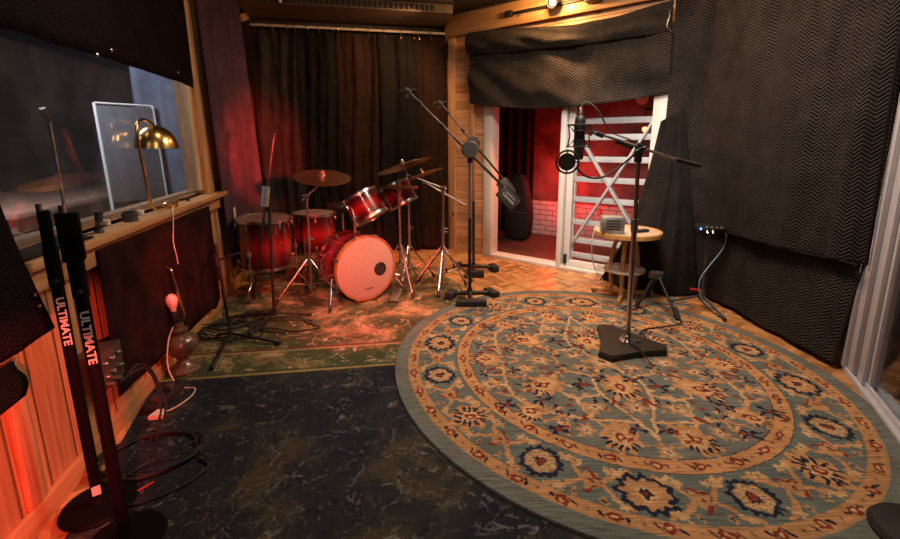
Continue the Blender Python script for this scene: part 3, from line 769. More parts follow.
    me.update(calc_edges=True); me.validate()
    ca = me.color_attributes.new('weave', 'FLOAT_COLOR', 'POINT'); ca.data.foreach_set('color', rgba.ravel())
    m, nt, b = newmat('round_rug_weave')
    at = N(nt, 'ShaderNodeAttribute'); at.attribute_name = 'weave'
    f1 = noise_n(nt, coords(nt, rot=(0, 0, R(-38)), scale=(9, 120, 1)), 1, 5, 0.7)
    f2 = noise_n(nt, coords(nt), 260, 2, 0.6)
    f3 = noise_n(nt, coords(nt), 5, 3, 0.6)
    c = mix_n(nt, 1.0, at.outputs['Color'], ramp_n(nt, f1, [(0.3, 0.45), (0.7, 1.6)]), 'MULTIPLY')
    c = mix_n(nt, 1.0, c, ramp_n(nt, f2, [(0.25, 0.75), (0.75, 1.25)]), 'MULTIPLY')
    c = mix_n(nt, 1.0, c, ramp_n(nt, f3, [(0.3, 0.85), (0.7, 1.12)]), 'MULTIPLY')
    L(nt, c, b.inputs['Base Color']); b.inputs['Roughness'].default_value = 0.95; b.inputs['Specular IOR Level'].default_value = 0.15
    bump_n(nt, b, f2, 0.4, 0.004)
    me.materials.append(m)
    o = bpy.data.objects.new('round_rug', me); C.objects.link(o); o.location = (0.826, 2.385, 0.0095)
    return tag(o, 'large round teal and gold floral rug in the middle of the room', 'rug')
round_rug()

# ------------------------------------------------------------------ blankets and curtains
# left window blanket
t = thing('moving_blanket', 'black quilted blanket hung over the top of the control room window', 'blanket', M=LW)
cloth('quilted_cloth', lambda a, b: (lerp(-1.9, 2.06 + 0.02 * b, a), -0.035 - 0.012 * fold(a * 3, 1) - 0.01 * (1 - b), lerp(1.675 + 0.02 * a + 0.01 * math.sin(a * 9), 2.77, b)), 4.0, 1.1, 120, 20, quilt_dark, t)
for s_, z_ in ((0.93, 1.735), (1.75, 1.76), (2.02, 1.715), (0.80, 1.69)):
    G().lathe([(0, 0), (0.009, 0), (0.009, 0.005), (0.004, 0.009), (0, 0.009)], Mz((s_, -0.052, z_), (0, -1, 0)), 12).build('snap_button', chrome, t)
# panel pinned below the sill
t = thing('wall_hanging', 'black and dark red cloth panel pinned to pine wall below the window sill', 'panel', M=LW)
def pan(a, b):
    s = lerp(0.535, 2.02, a); zb = 0.20 + 0.02 * math.sin(a * 40) * (a > 0.85) - 0.10 * a
    return (s + 0.03 * (1 - b) * (a - .5), -0.062 - 0.006 * fold(a * 2, 3), lerp(zb, 0.865 - 0.01 * a, b))
cloth('cloth', pan, 1.5, 0.7, 60, 24, acoustic_black, t, thick=0.008)
# black cloth at far left over the sill
t = thing('moving_blanket', 'black blanket corner with two snaps hanging over sill at far left edge', 'blanket', M=LW)
def blk(a, b):
    s1 = -0.02 + 0.125 * (1 - b) ** 1.2; zb = 0.66 + 0.04 * a
    return (lerp(-1.6, s1, a), -0.125 - 0.006 * fold(a * 3, 2), lerp(zb, 1.16, b))
cloth('cloth', blk, 1.8, 0.5, 40, 16, quilt_dark, t, thick=0.008)
for s_, z_ in ((0.03, 0.84), (0.04, 0.80)):
    G().lathe([(0, 0), (0.007, 0), (0.006, 0.005), (0, 0.007)], Mz((s_, -0.134, z_), (0, -1, 0)), 10).build('snap_button', brass, t)
t = thing('moving_blanket', 'small dark blanket flap against lower pine wall at left picture edge', 'blanket', M=LW)
cloth('cloth', lambda a, b: (lerp(-0.9, 0.045 + 0.02 * math.sin(b * 5), a), -0.05 - 0.004 * fold(a, 2), lerp(0.50, 0.63, b)), 1.0, 0.2, 20, 8, quilt_fine, t, thick=0.008)

# purple-grey curtain in the left corner
t = thing('moving_blanket', 'purple grey quilted blanket lit red hanging in the left corner beside window', 'blanket', M=LW)
def pur(a, b):
    zt = 2.74 - 0.05 * a
    l = 2.18 + 0.22 * (1 - b) ** 1.6; r_ = 3.02 + 0.16 * (1 - b)
    z = lerp(0.27 + 0.03 * a, zt, b)
    return (lerp(l, r_, a), -0.05 - 0.13 * a - 0.06 * (0.5 + 0.5 * fold(a * 1.3 + 0.12 * (1 - b), 0.6)) * (1.2 - 0.6 * b), z)
cloth('quilted_cloth', pur, 1.0, 2.4, 70, 60, quilt_purple, t)
G().box((2.52, -0.11, 0.70), (0.05, 0.006, 0.14), None, 0.002).build('care_label', cream_cord, t)

# curtain rod and rear curtains
ROD_Y = -0.10
t = thing('curtain_rod', 'long pale metal curtain rod on wooden bracket along the rear wall', 'curtain rod', M=REAR)
G().cyl((0.20, ROD_Y, 2.56), (2.42, ROD_Y, 2.56), 0.014).build('pole', rod_paint, t)
G().box((0.16, -0.17, 2.62), (0.05, 0.26, 0.07), Matrix.Rotation(R(20), 3, 'X'), 0.004).build('bracket', pine_trim, t)
panels = [(0.20, 0.63, quilt_black, 'leftmost black quilted curtain in the dark rear corner', [0.24, 0.42, 0.58]),
          (0.62, 1.07, quilt_fine, 'black quilted rear curtain behind the left crash cymbal', [0.65, 0.78, 0.90, 1.04]),
          (1.05, 1.54, quilt_brown, 'brownish black quilted rear curtain behind the tilted red tom', [1.10, 1.26, 1.43]),
          (1.52, 1.97, quilt_fine, 'black quilted rear curtain behind the right-hand cymbals', [1.60, 1.78, 1.93]),
          (1.94, 2.36, quilt_brown, 'brown-lit quilted rear curtain next to the pine corner post', [1.99, 2.12, 2.30])]  # warm light on this panel is put into its brown cloth colour
for k, (s0, s1, mt, lab, rings) in enumerate(panels):
    t = thing('rear_curtain', lab, 'curtain', M=REAR, group='quilted curtains on the rear rod')
    yo = -0.012 * (k % 2)
    def rc(a, b, s0=s0, s1=s1, k=k, yo=yo):
        s = lerp(s0, s1, a)
        am = 0.046 * (0.6 + 0.4 * (1 - b))
        sag = 0.03 * (0.5 - 0.5 * math.cos(a * 2 * PI * max(1, len(rings))))
        z = lerp(0.03, 2.525 - sag * 0.6, b)
        wr = 0.016 * mnoise.noise(V((s * 12, z * 3.5, k))) + 0.008 * mnoise.noise(V((s * 34, z * 11, k)))
        return (s + 0.012 * math.sin(z * 3 + k), ROD_Y + yo - 0.004 + am * fold(s * 1.9 + 0.05 * math.sin(z * 2), 0.8 + k) + wr, z)
    cloth('quilted_cloth', rc, s1 - s0 + 0.15, 2.5, 70, 90, mt, t)
    for s in rings:
        G().tube([(s, ROD_Y + 0.024 * math.cos(q * PI / 6), 2.552 + 0.026 * math.sin(q * PI / 6)) for q in range(12)], 0.0035, 6, closed=True).tube([(s, ROD_Y - 0.015, 2.53), (s, ROD_Y - 0.03, 2.505), (s + 0.006, ROD_Y - 0.03, 2.48)], 0.007, 6).build('ring', brass, t)

# valance over the doorway
t = thing('moving_blanket', 'black quilted blanket stretched over top of doorway with folded upper flap', 'blanket', M=DW)
def dropz(a): return 1.765 - 0.095 * math.sin(PI * min(1, a * 1.02)) ** 0.8 - 0.02 * a
def drop(a, b):
    z = lerp(dropz(a), 2.30, b)
    dr = 0.03 * math.sin(PI * b) * abs(math.sin(a * 5.2)) + 0.05 * mnoise.noise(V((a * 5, b * 3 + a * 4, 0))) + 0.03 * (1 - b) * math.sin(a * 11 + b * 4)
    return (lerp(0.35, 2.43, a) + 0.01 * (1 - b), -0.105 - dr, z)
cloth('lower_drop', drop, 2.1, 0.6, 120, 40, quilt_valance, t)
def flap(a, b):
    # b=0 bottom fold roll, b=1 top
    zb = 2.275 - 0.05 * a - 0.03 * math.sin(PI * a) ; zt = 2.50 + 0.02 * math.sin(a * 7) - 0.05 * a - 0.05 * math.sin(PI * a)
    z = lerp(zb, zt, b)
    puff = 0.06 * math.sin(PI * b) * (0.5 + 0.5 * math.sin(a * 4 + b * 1.5)) + 0.04 * mnoise.noise(V((a * 7, b * 3 + a * 3, 4)))
    return (lerp(0.345, 2.42, a), -0.13 - puff - 0.012 * (1 - b), z)
cloth('folded_flap', flap, 2.1, 0.3, 120, 20, quilt_valance, t)
for z_ in (2.20, 2.03, 1.88):
    G().lathe([(0, 0), (0.012, 0), (0.011, 0.006), (0.004, 0.010), (0, 0.010)], Mz((0.375, -0.14, z_), (0, -1, 0)), 12).build('grommet', brass, t)
G().tube(smooth_path([(2.40, -0.16, 2.38), (2.41, -0.19, 2.33), (2.40, -0.20, 2.25), (2.43, -0.17, 2.21)]), 0.006).build('tie_cord', steel, t)

# big blanket round the right-hand corner
def path_pt(s):
    """along the doorway wall to the corner and on along the right wall"""
    if s < 0.40: return DW @ V((2.45 + s, 0, 0)), V((-0.591, -0.807, 0))
    c = DW @ V((2.85, 0, 0))
    return c + V((0.0725, -0.997, 0)) * (s - 0.40), V((-0.997, -0.0725, 0))
def corner_pt(s, off):
    p0, n0 = path_pt(s - 0.1); p1, n1 = path_pt(s + 0.1)
    p = (p0 + p1) / 2; n = (n0 + n1).normalized()
    return p + n * off
t = thing('moving_blanket', 'huge black chevron quilted blanket covering the whole right wall', 'blanket')
SL_ = 1.735; S0_ = -0.02
def big(a, b):
    z = lerp(0.66 - 0.035 * math.sin(PI * a), 2.77, b); s = lerp(S0_, SL_ + 0.075 * (1 - b), a)
    off = 0.060 + 0.024 * (1 + fold(s * 1.1 + 0.10 * math.sin(z * 1.7), 2.0)) + 0.040 * (0.3 + mnoise.noise(V((s * 3.2 + z * 0.6, z * 1.3, 1)))) + 0.008 * mnoise.noise(V((s * 11, z * 5, 3)))
    if s > SL_ - 0.1: off = lerp(off, 0.05, (s - SL_ + 0.1) / 0.1)
    p = corner_pt(s - 0.03 * (1 - b) * 0, off); return (p.x, p.y, z)
cloth('quilted_cloth', big, SL_ - S0_, 2.15, 170, 120, quilt_black, t, thick=0.01, uwarp=lambda a: a * 0.72 + 0.28 * a * a)
hp = [corner_pt(lerp(S0_, SL_ + 0.07, i / 40), 0.075 + 0.018 * (1 + fold(lerp(S0_, SL_, i / 40) * 1.1, 2.0))) for i in range(41)]
G().tube([(p.x, p.y, 0.66 - 0.035 * math.sin(PI * i / 40)) for i, p in enumerate(hp)], 0.008, 8).build('bound_hem', quilt_fine, t)
G().tube([(corner_pt(SL_ - 0.005 + 0.075 * (1 - (z - 0.66) / 2.11), 0.055).x, corner_pt(SL_ - 0.005 + 0.075 * (1 - (z - 0.66) / 2.11), 0.055).y, z) for z in (0.66, 1.2, 1.9, 2.76)], 0.008, 8).build('bound_edge', quilt_fine, t)
t = thing('moving_blanket', 'lower black quilted blanket reaching the floor under the big right wall blanket', 'blanket')
def low(a, b):
    s = lerp(-0.05, SL_ - 0.02 + 0.06 * b, a); z = lerp(0.012 + 0.02 * abs(math.sin(a * 9)), 0.75, b)
    off = 0.018 + 0.012 * (1 + fold(s * 1.6, 5.0)) * (1.1 - b)
    p = corner_pt(s, off + 0.02 * (1 - b)); return (p.x, p.y, z)
cloth('quilted_cloth', low, 1.35, 0.75, 120, 40, quilt_black, t, thick=0.008, uwarp=lambda a: a * 0.72 + 0.28 * a * a)
# flared drape by the doorway
t = thing('moving_blanket', 'black quilted drape flaring to the floor beside the white slatted gate', 'blanket', M=DW)
def dra(a, b):
    c = 1 - b
    l = 2.40 - 0.22 * c - 0.20 * c ** 3; r_ = 2.58 + 0.24 * c
    z = lerp(0.015, 1.50 + 0.10 * a, b)
    return (lerp(l, r_, a), -0.13 - 0.18 * c * math.sin(PI * a) - 0.05 * c * (1 - a) - 0.035 * (0.35 + 0.65 * c) * fold(a * 1.6 + 0.2 * c, 1.2), z)
cloth('quilted_cloth', dra, 0.9, 1.6, 60, 70, quilt_drape, t)
# hook on the right wall
t = thing('curtain_hook', 'small metal hook beside the right edge of the big blanket', 'hook', loc=(2.232, 2.30, 1.47))
G().tube([(0.03, 0.0, 0.02), (-0.02, 0, 0.02), (-0.035, 0, 0.0), (-0.02, 0, -0.02)], 0.003, 8).build('hook', brass, t)

# ------------------------------------------------------------------ white slatted gate in the booth
t = thing('slatted_gate', 'white slatted gate with crossed braces behind the glass of the doorway', 'gate', M=DW @ Matrix.Translation((0, 0.20, 0)))
for s0, s1 in ((1.475, 1.535), (2.285, 2.36)):
    G().bb(s0, s1, -0.02, 0.02, 0.0, 1.62 if s0 < 2 else 2.0, 0.004).build('stile', gate_white, t)
for z in (1.538, 1.377, 1.156, 0.947, 0.735, 0.49, 0.29, 0.124):
    G().bb(1.50, 2.32, -0.028, 0.012, z - 0.029, z + 0.029, 0.004).build('rail', gate_white, t)
for a, b in (((2.32, 1.60), (1.53, 0.24)), ((1.635, 1.29), (2.14, 0.53))):
    d = V((b[0] - a[0], 0, b[1] - a[1])); c = V(((a[0] + b[0]) / 2, -0.045, (a[1] + b[1]) / 2))
    G().box(c, (0.065, 0.022, d.length), d.to_track_quat('Z', 'Y').to_matrix(), 0.003).build('brace', gate_white, t)

# instrument case
t = thing('instrument_case', 'black soft instrument case standing in the booth beside red-lit brick ledge', 'case', M=DW @ Matrix.Translation((0.42, 0.95, 0.012)))
def case_prof(z):
    return 0.215 * (0.80 + 0.20 * math.sin(min(1, z / 0.30) * PI * 0.5)) if z < 0.42 else 0.215 * (1 - 0.52 * ((z - 0.42) / 0.48) ** 1.2)
g = G(); bm = g.bm; rings = []
for i in range(25):
    z = 0.03 + i / 24 * 0.87; w_ = case_prof(z); 
    if i < 3: w_ *= (0.86, 0.95, 0.99)[i]
    if i > 22: w_ *= (0.8 if i == 23 else 0.55)
    dpt = 0.12 * (w_ / 0.215) ** 0.5
    rings.append([bm.verts.new((w_ * abs(math.cos(q)) ** 0.75 * (1 if math.cos(q) >= 0 else -1), dpt * abs(math.sin(q)) ** 0.75 * (1 if math.sin(q) >= 0 else -1), z)) for q in [2 * PI * k / 24 for k in range(24)]])
for a, b in zip(rings, rings[1:]):
    for k in range(24): bm.faces.new((a[k], a[(k + 1) % 24], b[(k + 1) % 24], b[k]))
bm.faces.new(rings[0][::-1]); bm.faces.new(rings[-1])
g.build('body', black_cloth, t)
G().tube(smooth_path([(-0.05, -0.10, 0.75), (-0.04, -0.15, 0.78), (0.04, -0.15, 0.78), (0.05, -0.10, 0.75)]), 0.008).build('handle', black_rubber, t)
G().tube([(x, -0.125 + abs(x) * 0.1, 0.40) for x in np.linspace(-0.17, 0.17, 9)], 0.004).build('zip', steel, t)
for x in (-0.12, 0.12): G().lathe([(0, 0), (0.03, 0), (0.03, 0.05), (0, 0.05)], Matrix.Translation((x, 0, -0.012)), 16).build('foot', black_rubber, t)

t = thing('booth_lamp', 'small glowing red lamp in the booth behind the slatted gate', 'lamp', M=DW @ Matrix.Translation((1.918, 1.28, 1.51)))
G().lathe([(0, 0.22), (0.03, 0.22), (0.03, 0.20), (0.012, 0.19), (0.012, 0.02), (0.02, 0.0), (0, 0.0)], None, 16).build('socket', black_metal, t)
G().lathe([(0, -0.06), (0.02, -0.05), (0.03, -0.025), (0.018, 0.0), (0, 0.0)], None, 16).build('bulb', lamp_red, t)
G().box((0, 0.13, 0.21), (0.05, 0.26, 0.02)).build('wall_bracket', black_metal, t)
t = thing('wall_clock', 'round white disc on the booth wall seen above the gate', 'clock', M=DW @ Matrix.Translation((1.80, 1.545, 1.87)))
G().lathe([(0, -0.01), (0.075, -0.01), (0.08, 0.0), (0.075, 0.012), (0, 0.014)], Mz((0, 0, 0), (0, -1, 0))).build('disc', white_paint, t)

# ------------------------------------------------------------------ control room things
t = thing('desk', 'long brown wooden desk in the dark room behind the window glass', 'desk', M=LW @ Matrix.Translation((4.0, 1.60, -0.06)))
G().bb(-1.2, 1.8, 0.0, 1.4, 0.75, 0.80, 0.006).build('desktop', desk_wood, t)
G().bb(-1.15, 1.45, 0.05, 0.09, 0.62, 0.75, 0.003).build('apron', desk_wood, t)
for x in (-1.1, 1.4):
    for y in (0.08, 1.3): G().bb(x - 0.03, x + 0.03, y - 0.03, y + 0.03, 0.07, 0.75, 0.003).build('leg', desk_wood, t)
t = thing('acoustic_screen', 'tall black screen with bright metal edges leaning behind the window glass', 'screen', M=LW @ Matrix.Translation((2.86, 0.71, 0.01)) @ Matrix.Rotation(R(-54), 4, 'Z') @ Matrix.Rotation(R(-4), 4, 'X'))
G().bb(-0.20, 0.20, -0.015, 0.015, 0.80, 1.62, 0.01).build('panel', screen_grey, t)
for x in (-0.205, 0.205): G().tube([(x, 0, 0.005), (x, 0, 1.64)], 0.013, 10).build('edge_rail', white_paint, t)
G().tube([(-0.205, 0, 1.64), (0.205, 0, 1.64)], 0.009).build('top_rail', white_paint, t)
G().bb(-0.20, 0.20, -0.012, 0.012, 0.74, 0.77).build('lower_rail', black_metal, t)
t = thing('microphone_stand', 'thin silver stand pole standing by the desk behind the window glass', 'stand', M=LW @ Matrix.Translation((1.62, 0.62, 0.01)))
G().tube([(0, 0, 0.02), (0.01, 0, 1.45)], 0.009).build('pole', chrome, t)
G().cyl((0.01, 0, 1.43), (-0.03, 0, 1.50), 0.016).build('clip', black_metal, t)
G().lathe([(0, 0), (0.13, 0), (0.12, 0.02), (0, 0.03)]).build('base', cast_iron, t)
t = thing('moving_blanket', 'blue grey quilted blanket hanging behind the right end of window glass', 'blanket', M=LW @ Matrix.Translation((3.10, 0.14, 0)) @ Matrix.Rotation(R(90), 4, 'Z'))
cloth('quilted_cloth', lambda a, b: (lerp(0, 0.62, a), 0.03 * fold(a * 1.5, 1.1) , lerp(0.35, 2.6, b)), 0.75, 2.2, 40, 40, quilt_blue, t)
t = thing('folding_frame', 'dark metal stand with small red lights at far left behind the glass', 'stand', M=LW @ Matrix.Translation((0.52, 0.48, 0.01)))
for a, b in (((-0.09, 0, 0), (0.03, 0, 1.42)), ((0.10, 0, 0), (-0.05, 0, 1.32))): G().tube([a, b], 0.012).build('leg', steel, t)
G().tube([(-0.07, 0, 0.35), (0.07, 0, 0.35)], 0.008).build('crossbar', steel, t)
for z in (0.98, 1.12): G().lathe([(0, 0), (0.006, 0), (0.004, 0.006), (0, 0.007)], Mz((-0.006, -0.014, z), (0, -1, 0)), 10).build('indicator', lamp_red, t)

# ------------------------------------------------------------------ things on the sill
lampM = LW @ Matrix.Translation((1.18, -0.045, 0.93))
t = thing('desk_lamp', 'brass desk lamp with dome shade standing on the pine window sill', 'lamp', M=lampM)
G().lathe([(0, 0), (0.038, 0), (0.040, 0.004), (0.040, 0.030), (0.036, 0.034), (0, 0.034)], Matrix.Translation((0.20, 0, 0))).build('base', brass, t)
G().tube(smooth_path([(0.18, 0, 0.018), (0.08, 0, 0.016), (0.0, 0, 0.022), (-0.05, 0, 0.07), (-0.075, 0, 0.25), (-0.09, 0, 0.40), (-0.075, 0, 0.475), (0.0, 0, 0.505), (0.12, 0, 0.482)], 8), 0.0075, 12).build('arm', brass, t)
G().tube([(0.20, 0, 0.018), (0.34, 0, 0.026)], 0.006).lathe([(0, 0), (0.012, 0), (0.012, 0.02), (0, 0.02)], Mz((0.33, 0, 0.026), (1, 0, 0.05)), 14).build('switch', brass, t)
prof = [(a * 0.88, b * 0.98) for a, b in [(0.006, 0.132), (0.02, 0.131), (0.05, 0.122), (0.082, 0.100), (0.105, 0.068), (0.118, 0.030), (0.122, 0.0), (0.119, 0.0), (0.102, 0.066), (0.08, 0.096), (0.05, 0.117), (0.0, 0.126)]]
sh = G().lathe(prof, Matrix.Translation((0.125, 0, 0.350)), 48).build('shade', brass, t)
G().lathe([(0, 0.0), (0.02, 0.01), (0.026, 0.04), (0.014, 0.07), (0, 0.07)], Matrix.Translation((0.125, 0, 0.375)), 20).build('bulb', bulb_mat, sh)
o = G().tube(smooth_path([tuple(LW @ V(p)) for p in ((1.36, -0.07, 0.945), (1.24, -0.108, 0.938), (1.19, -0.118, 0.86), (1.18, -0.11, 0.76), (1.17, -0.12, 0.68), (1.175, -0.12, 0.63))], 8), 0.0028, 8).build('lamp_cord', cream_cord)
tag(o, 'pale cord hanging from the brass lamp down past the sill', 'cord')
t = thing('foam_cap', 'small black round cap on the sill left of brass lamp', 'cap', M=LW @ Matrix.Translation((0.90, -0.04, 0.93)))
G().lathe([(0, 0), (0.032, 0), (0.034, 0.006), (0.031, 0.02), (0.034, 0.026), (0.032, 0.045), (0, 0.047)], None, 28).build('cap', charcoal, t)
G().lathe([(0.022, 0.046), (0.025, 0.052), (0, 0.053)], None, 20).build('rim', black_rubber, t)
t = thing('microphone_clip', 'small black microphone clip standing on the sill near black poles', 'clip', M=LW @ Matrix.Translation((0.60, -0.05, 0.93)))
G().lathe([(0, 0), (0.018, 0), (0.016, 0.012), (0.012, 0.016), (0.012, 0.03), (0, 0.03)], None, 16).build('base', black_metal, t)
G().tube([(0, 0, 0.025), (0.004, 0, 0.05)], 0.008).tube([(0.01, 0, 0.045), (0.02, 0, 0.085)], [0.013, 0.016], 14).build('holder', black_rubber, t)
G().tube([(-0.012, 0, 0.04), (0.02, 0, 0.04)], 0.005).build('screw', chrome, t)
for k, (s_, y_, lb) in enumerate([(1.10, -0.005, 'tiny white cube on the sill left of the brass lamp foot'), (0.79, 0.01, 'tiny white cube on sill between mic clip and black cap')]):
    tag(G().box(tuple(LW @ V((s_, y_, 0.944))), (0.026, 0.024, 0.028), Matrix.Rotation(0.3, 3, 'Z'), 0.003).build('spacer_block', white_plastic), lb, 'cube')
t = thing('cable_adapter', 'small black cable adapter lying on the sill right of brass lamp', 'adapter', M=LW @ Matrix.Translation((1.72, -0.03, 0.942)) @ Matrix.Rotation(R(15), 4, 'Z'))
G().tube([(-0.04, 0, 0), (0.03, 0, 0)], 0.010).build('body', black_rubber, t)
G().tube([(0.03, 0, 0), (0.055, 0, 0)], 0.007).build('tip', brass, t)
t = thing('zoom_pedal', 'dark folded cloth lying on the left end of the sill', 'cloth', M=LW @ Matrix.Translation((0.28, -0.02, 0.93)))
t.name = 'folded_cloth'
cloth('cloth', lambda a, b: (lerp(-0.28, 0.20, a), lerp(-0.07, 0.05, b), 0.006 + 0.035 * math.sin(PI * b) * (0.6 + 0.4 * math.sin(a * 9)) * math.sin(PI * min(1, a * 1.0)) ** 0.5), 0.4, 0.1, 30, 12, black_cloth, t, thick=0.006)
o = G().tube(smooth_path([tuple(LW @ V(p)) for p in ((0.58, -0.05, 0.934), (0.50, -0.02, 0.934), (0.42, -0.07, 0.934), (0.30, -0.09, 0.936), (0.20, -0.08, 0.936))], 6), 0.003, 8).build('cable', black_rubber)
tag(o, 'thin black cable lying along the sill by the microphone clip', 'cable')

# ------------------------------------------------------------------ two black speaker stand columns
def speaker_column(loc, rz, label, h, small):
    t = thing('speaker_stand', label, 'speaker stand', loc, rz, group='pair of black speaker stand columns')
    G().lathe([(0, 0), (0.112, 0), (0.115, 0.006), (0.108, 0.018), (0.03, 0.03), (0.022, 0.05), (0, 0.05)], None, 40).build('base', matte_black, t)
    G().cyl((0, 0, 0.03), (0, 0, h - 0.25), 0.017, 24).build('column', matte_black, t)
    G().cyl((0, 0, h - 0.26), (0, 0, h - 0.13), 0.0200, 24).build('collar', matte_black, t)
    G().cyl((0, -0.02, h - 0.24), (0.0, -0.045, h - 0.24), 0.007).build('lock_knob', black_metal, t)
    bw = 0.015 if small else 0.025
    G().bb(-bw, bw, -0.020, 0.020, h - 0.15, h - 0.012, 0.003).build('top_bracket', matte_black, t)
    G().cyl((-0.008, 0, h - 0.012), (-0.008, 0, h + 0.010), 0.008).build('stud', chrome, t)
    text_mesh('lettering', 'ULTIMATE', 0.028, letter_white, t, Matrix.Translation((0.0, -0.0175, h * 0.655)) @ Matrix.Rotation(R(90), 4, 'X') @ Matrix.Rotation(R(-90), 4, 'Z') @ Matrix.Diagonal((1.3, 1, 1, 1)), 0.0012, 0.0006)
    if small: G().bb(-0.012, 0.012, -0.021, -0.019, 0.06, 0.095).build('sticker', letter_white, t)
    return t
speaker_column((-1.332, 1.343, 0.009), R(40), 'black speaker stand column nearer the pine wall, left of the pair', 1.10, True)
speaker_column((-1.125, 1.200, 0.009), R(36), 'black speaker stand column with larger top bracket, right of the pair', 1.115, False)

# headphone box on the wall
t = thing('headphone_box', 'brown metal headphone box with six silver knobs on the left wall', 'box', M=LW @ Matrix.Translation((0.45, -0.0, 0.31)))
G().bb(-0.085, 0.085, -0.085, -0.0, 0.0, 0.155, 0.004).build('housing', dark_box, t)
G().bb(-0.085, 0.085, -0.092, -0.085, -0.003, 0.158, 0.002).build('face_plate', dark_box, t)
for i in range(3):
    for j in range(2):
        G().lathe([(0, 0), (0.010, 0), (0.009, 0.012), (0.007, 0.015), (0, 0.015)], Mz((-0.052 + i * 0.052, -0.092, 0.05 + j * 0.06), (0, -1, 0)), 16).build('knob', chrome, t)
for i in range(2): G().tube([(-0.05 + i * 0.05, -0.09, 0.018), (-0.05 + i * 0.05, -0.12, 0.016)], 0.009, 10).build('jack_plug', steel, t)

t = thing('wall_socket', 'metal connector plate on left wall behind the thin black stand', 'socket', M=LW @ Matrix.Translation((2.21, -0.001, 0.30)))
G().bb(-0.06, 0.06, -0.012, 0, -0.09, 0.09, 0.003).build('plate', steel, t)
for i in range(2):
    for j in range(3):
        G().lathe([(0, 0), (0.015, 0), (0.015, 0.003), (0, 0.003)], Mz((-0.027 + i * 0.054, -0.012, -0.055 + j * 0.055), (0, -1, 0)), 16).build('port', black_rubber, t)

# ------------------------------------------------------------------ shadeless table lamp on the floor
t = thing('table_lamp', 'shadeless brown urn table lamp with bare bulb standing on floor by wall', 'lamp', (-1.640, 2.31, 0.010))
t.scale = (1.0, 1.0, 1.10)
G().lathe([(0, 0), (0.085, 0), (0.088, 0.012), (0.070, 0.022), (0.045, 0.035), (0.030, 0.06), (0.034, 0.08), (0.060, 0.10), (0.084, 0.13), (0.089, 0.155), (0.078, 0.18), (0.050, 0.20), (0.030, 0.212), (0.046, 0.222), (0.046, 0.232), (0.026, 0.245), (0.024, 0.265), (0, 0.265)], None, 40).build('urn', urn_glaze, t)
G().lathe([(0, 0.26), (0.019, 0.262), (0.021, 0.30), (0.017, 0.325), (0.013, 0.33), (0, 0.33)], Matrix.Rotation(R(-3), 4, 'Y'), 24).build('socket', black_metal, t)
G().lathe([(0, 0.325), (0.013, 0.33), (0.015, 0.345), (0.028, 0.372), (0.031, 0.392), (0.024, 0.412), (0.010, 0.423), (0, 0.424)], Matrix.Rotation(R(-3), 4, 'Y'), 28).build('bulb', bulb_mat, t)
hp_ = [(0.03, 0, 0.285), (0.062, 0, 0.30), (0.058, 0, 0.37), (0.045, 0, 0.50), (0.032, 0, 0.555), (-0.05, 0, 0.57), (-0.075, 0, 0.50), (-0.060, 0, 0.36), (-0.04, 0, 0.30), (-0.03, 0, 0.285)]
G().tube(smooth_path(hp_, 4), 0.0055, 8).build('harp', brass, t, M=Matrix.Rotation(R(-4), 4, 'Y'))
G().lathe([(0, 0), (0.008, 0), (0.009, 0.008), (0.004, 0.022), (0, 0.024)], Matrix.Translation((-0.055, 0, 0.562)), 14).build('finial', brass, t)
o = G().tube(smooth_path([(-1.62, 2.235, 0.31), (-1.625, 2.19, 0.24), (-1.60, 2.13, 0.12), (-1.55, 2.12, 0.018), (-1.46, 2.11, 0.014), (-1.43, 2.03, 0.014), (-1.45, 1.93, 0.014), (-1.49, 1.875, 0.02)], 8), 0.0035, 8).build('lamp_cord', cream_cord)
tag(o, 'white lamp cord running from the urn lamp to the black power strip', 'cord')
t = thing('power_strip', 'black power strip with plugs on the floor by the left wall', 'power strip', (-1.545, 2.02, 0.010), R(95))
G().bb(-0.13, 0.13, -0.035, 0.035, 0, 0.038, 0.005).build('housing', black_rubber, t)
for i in range(4): G().bb(-0.10 + i * 0.055, -0.065 + i * 0.055, -0.02, 0.02, 0.038, 0.041 if i % 2 else 0.065, 0.003).build('outlet' if i % 2 else 'plug', black_metal if i % 2 else charcoal, t)
t = thing('power_plug', 'white triangular plug lying in front of the black power strip', 'plug', (-1.485, 1.868, 0.010), R(20))
G().prism([(-0.035, -0.02), (0.03, -0.028), (0.02, 0.025), (-0.01, 0.03)], 0, 0.022).build('plug', white_plastic, t)

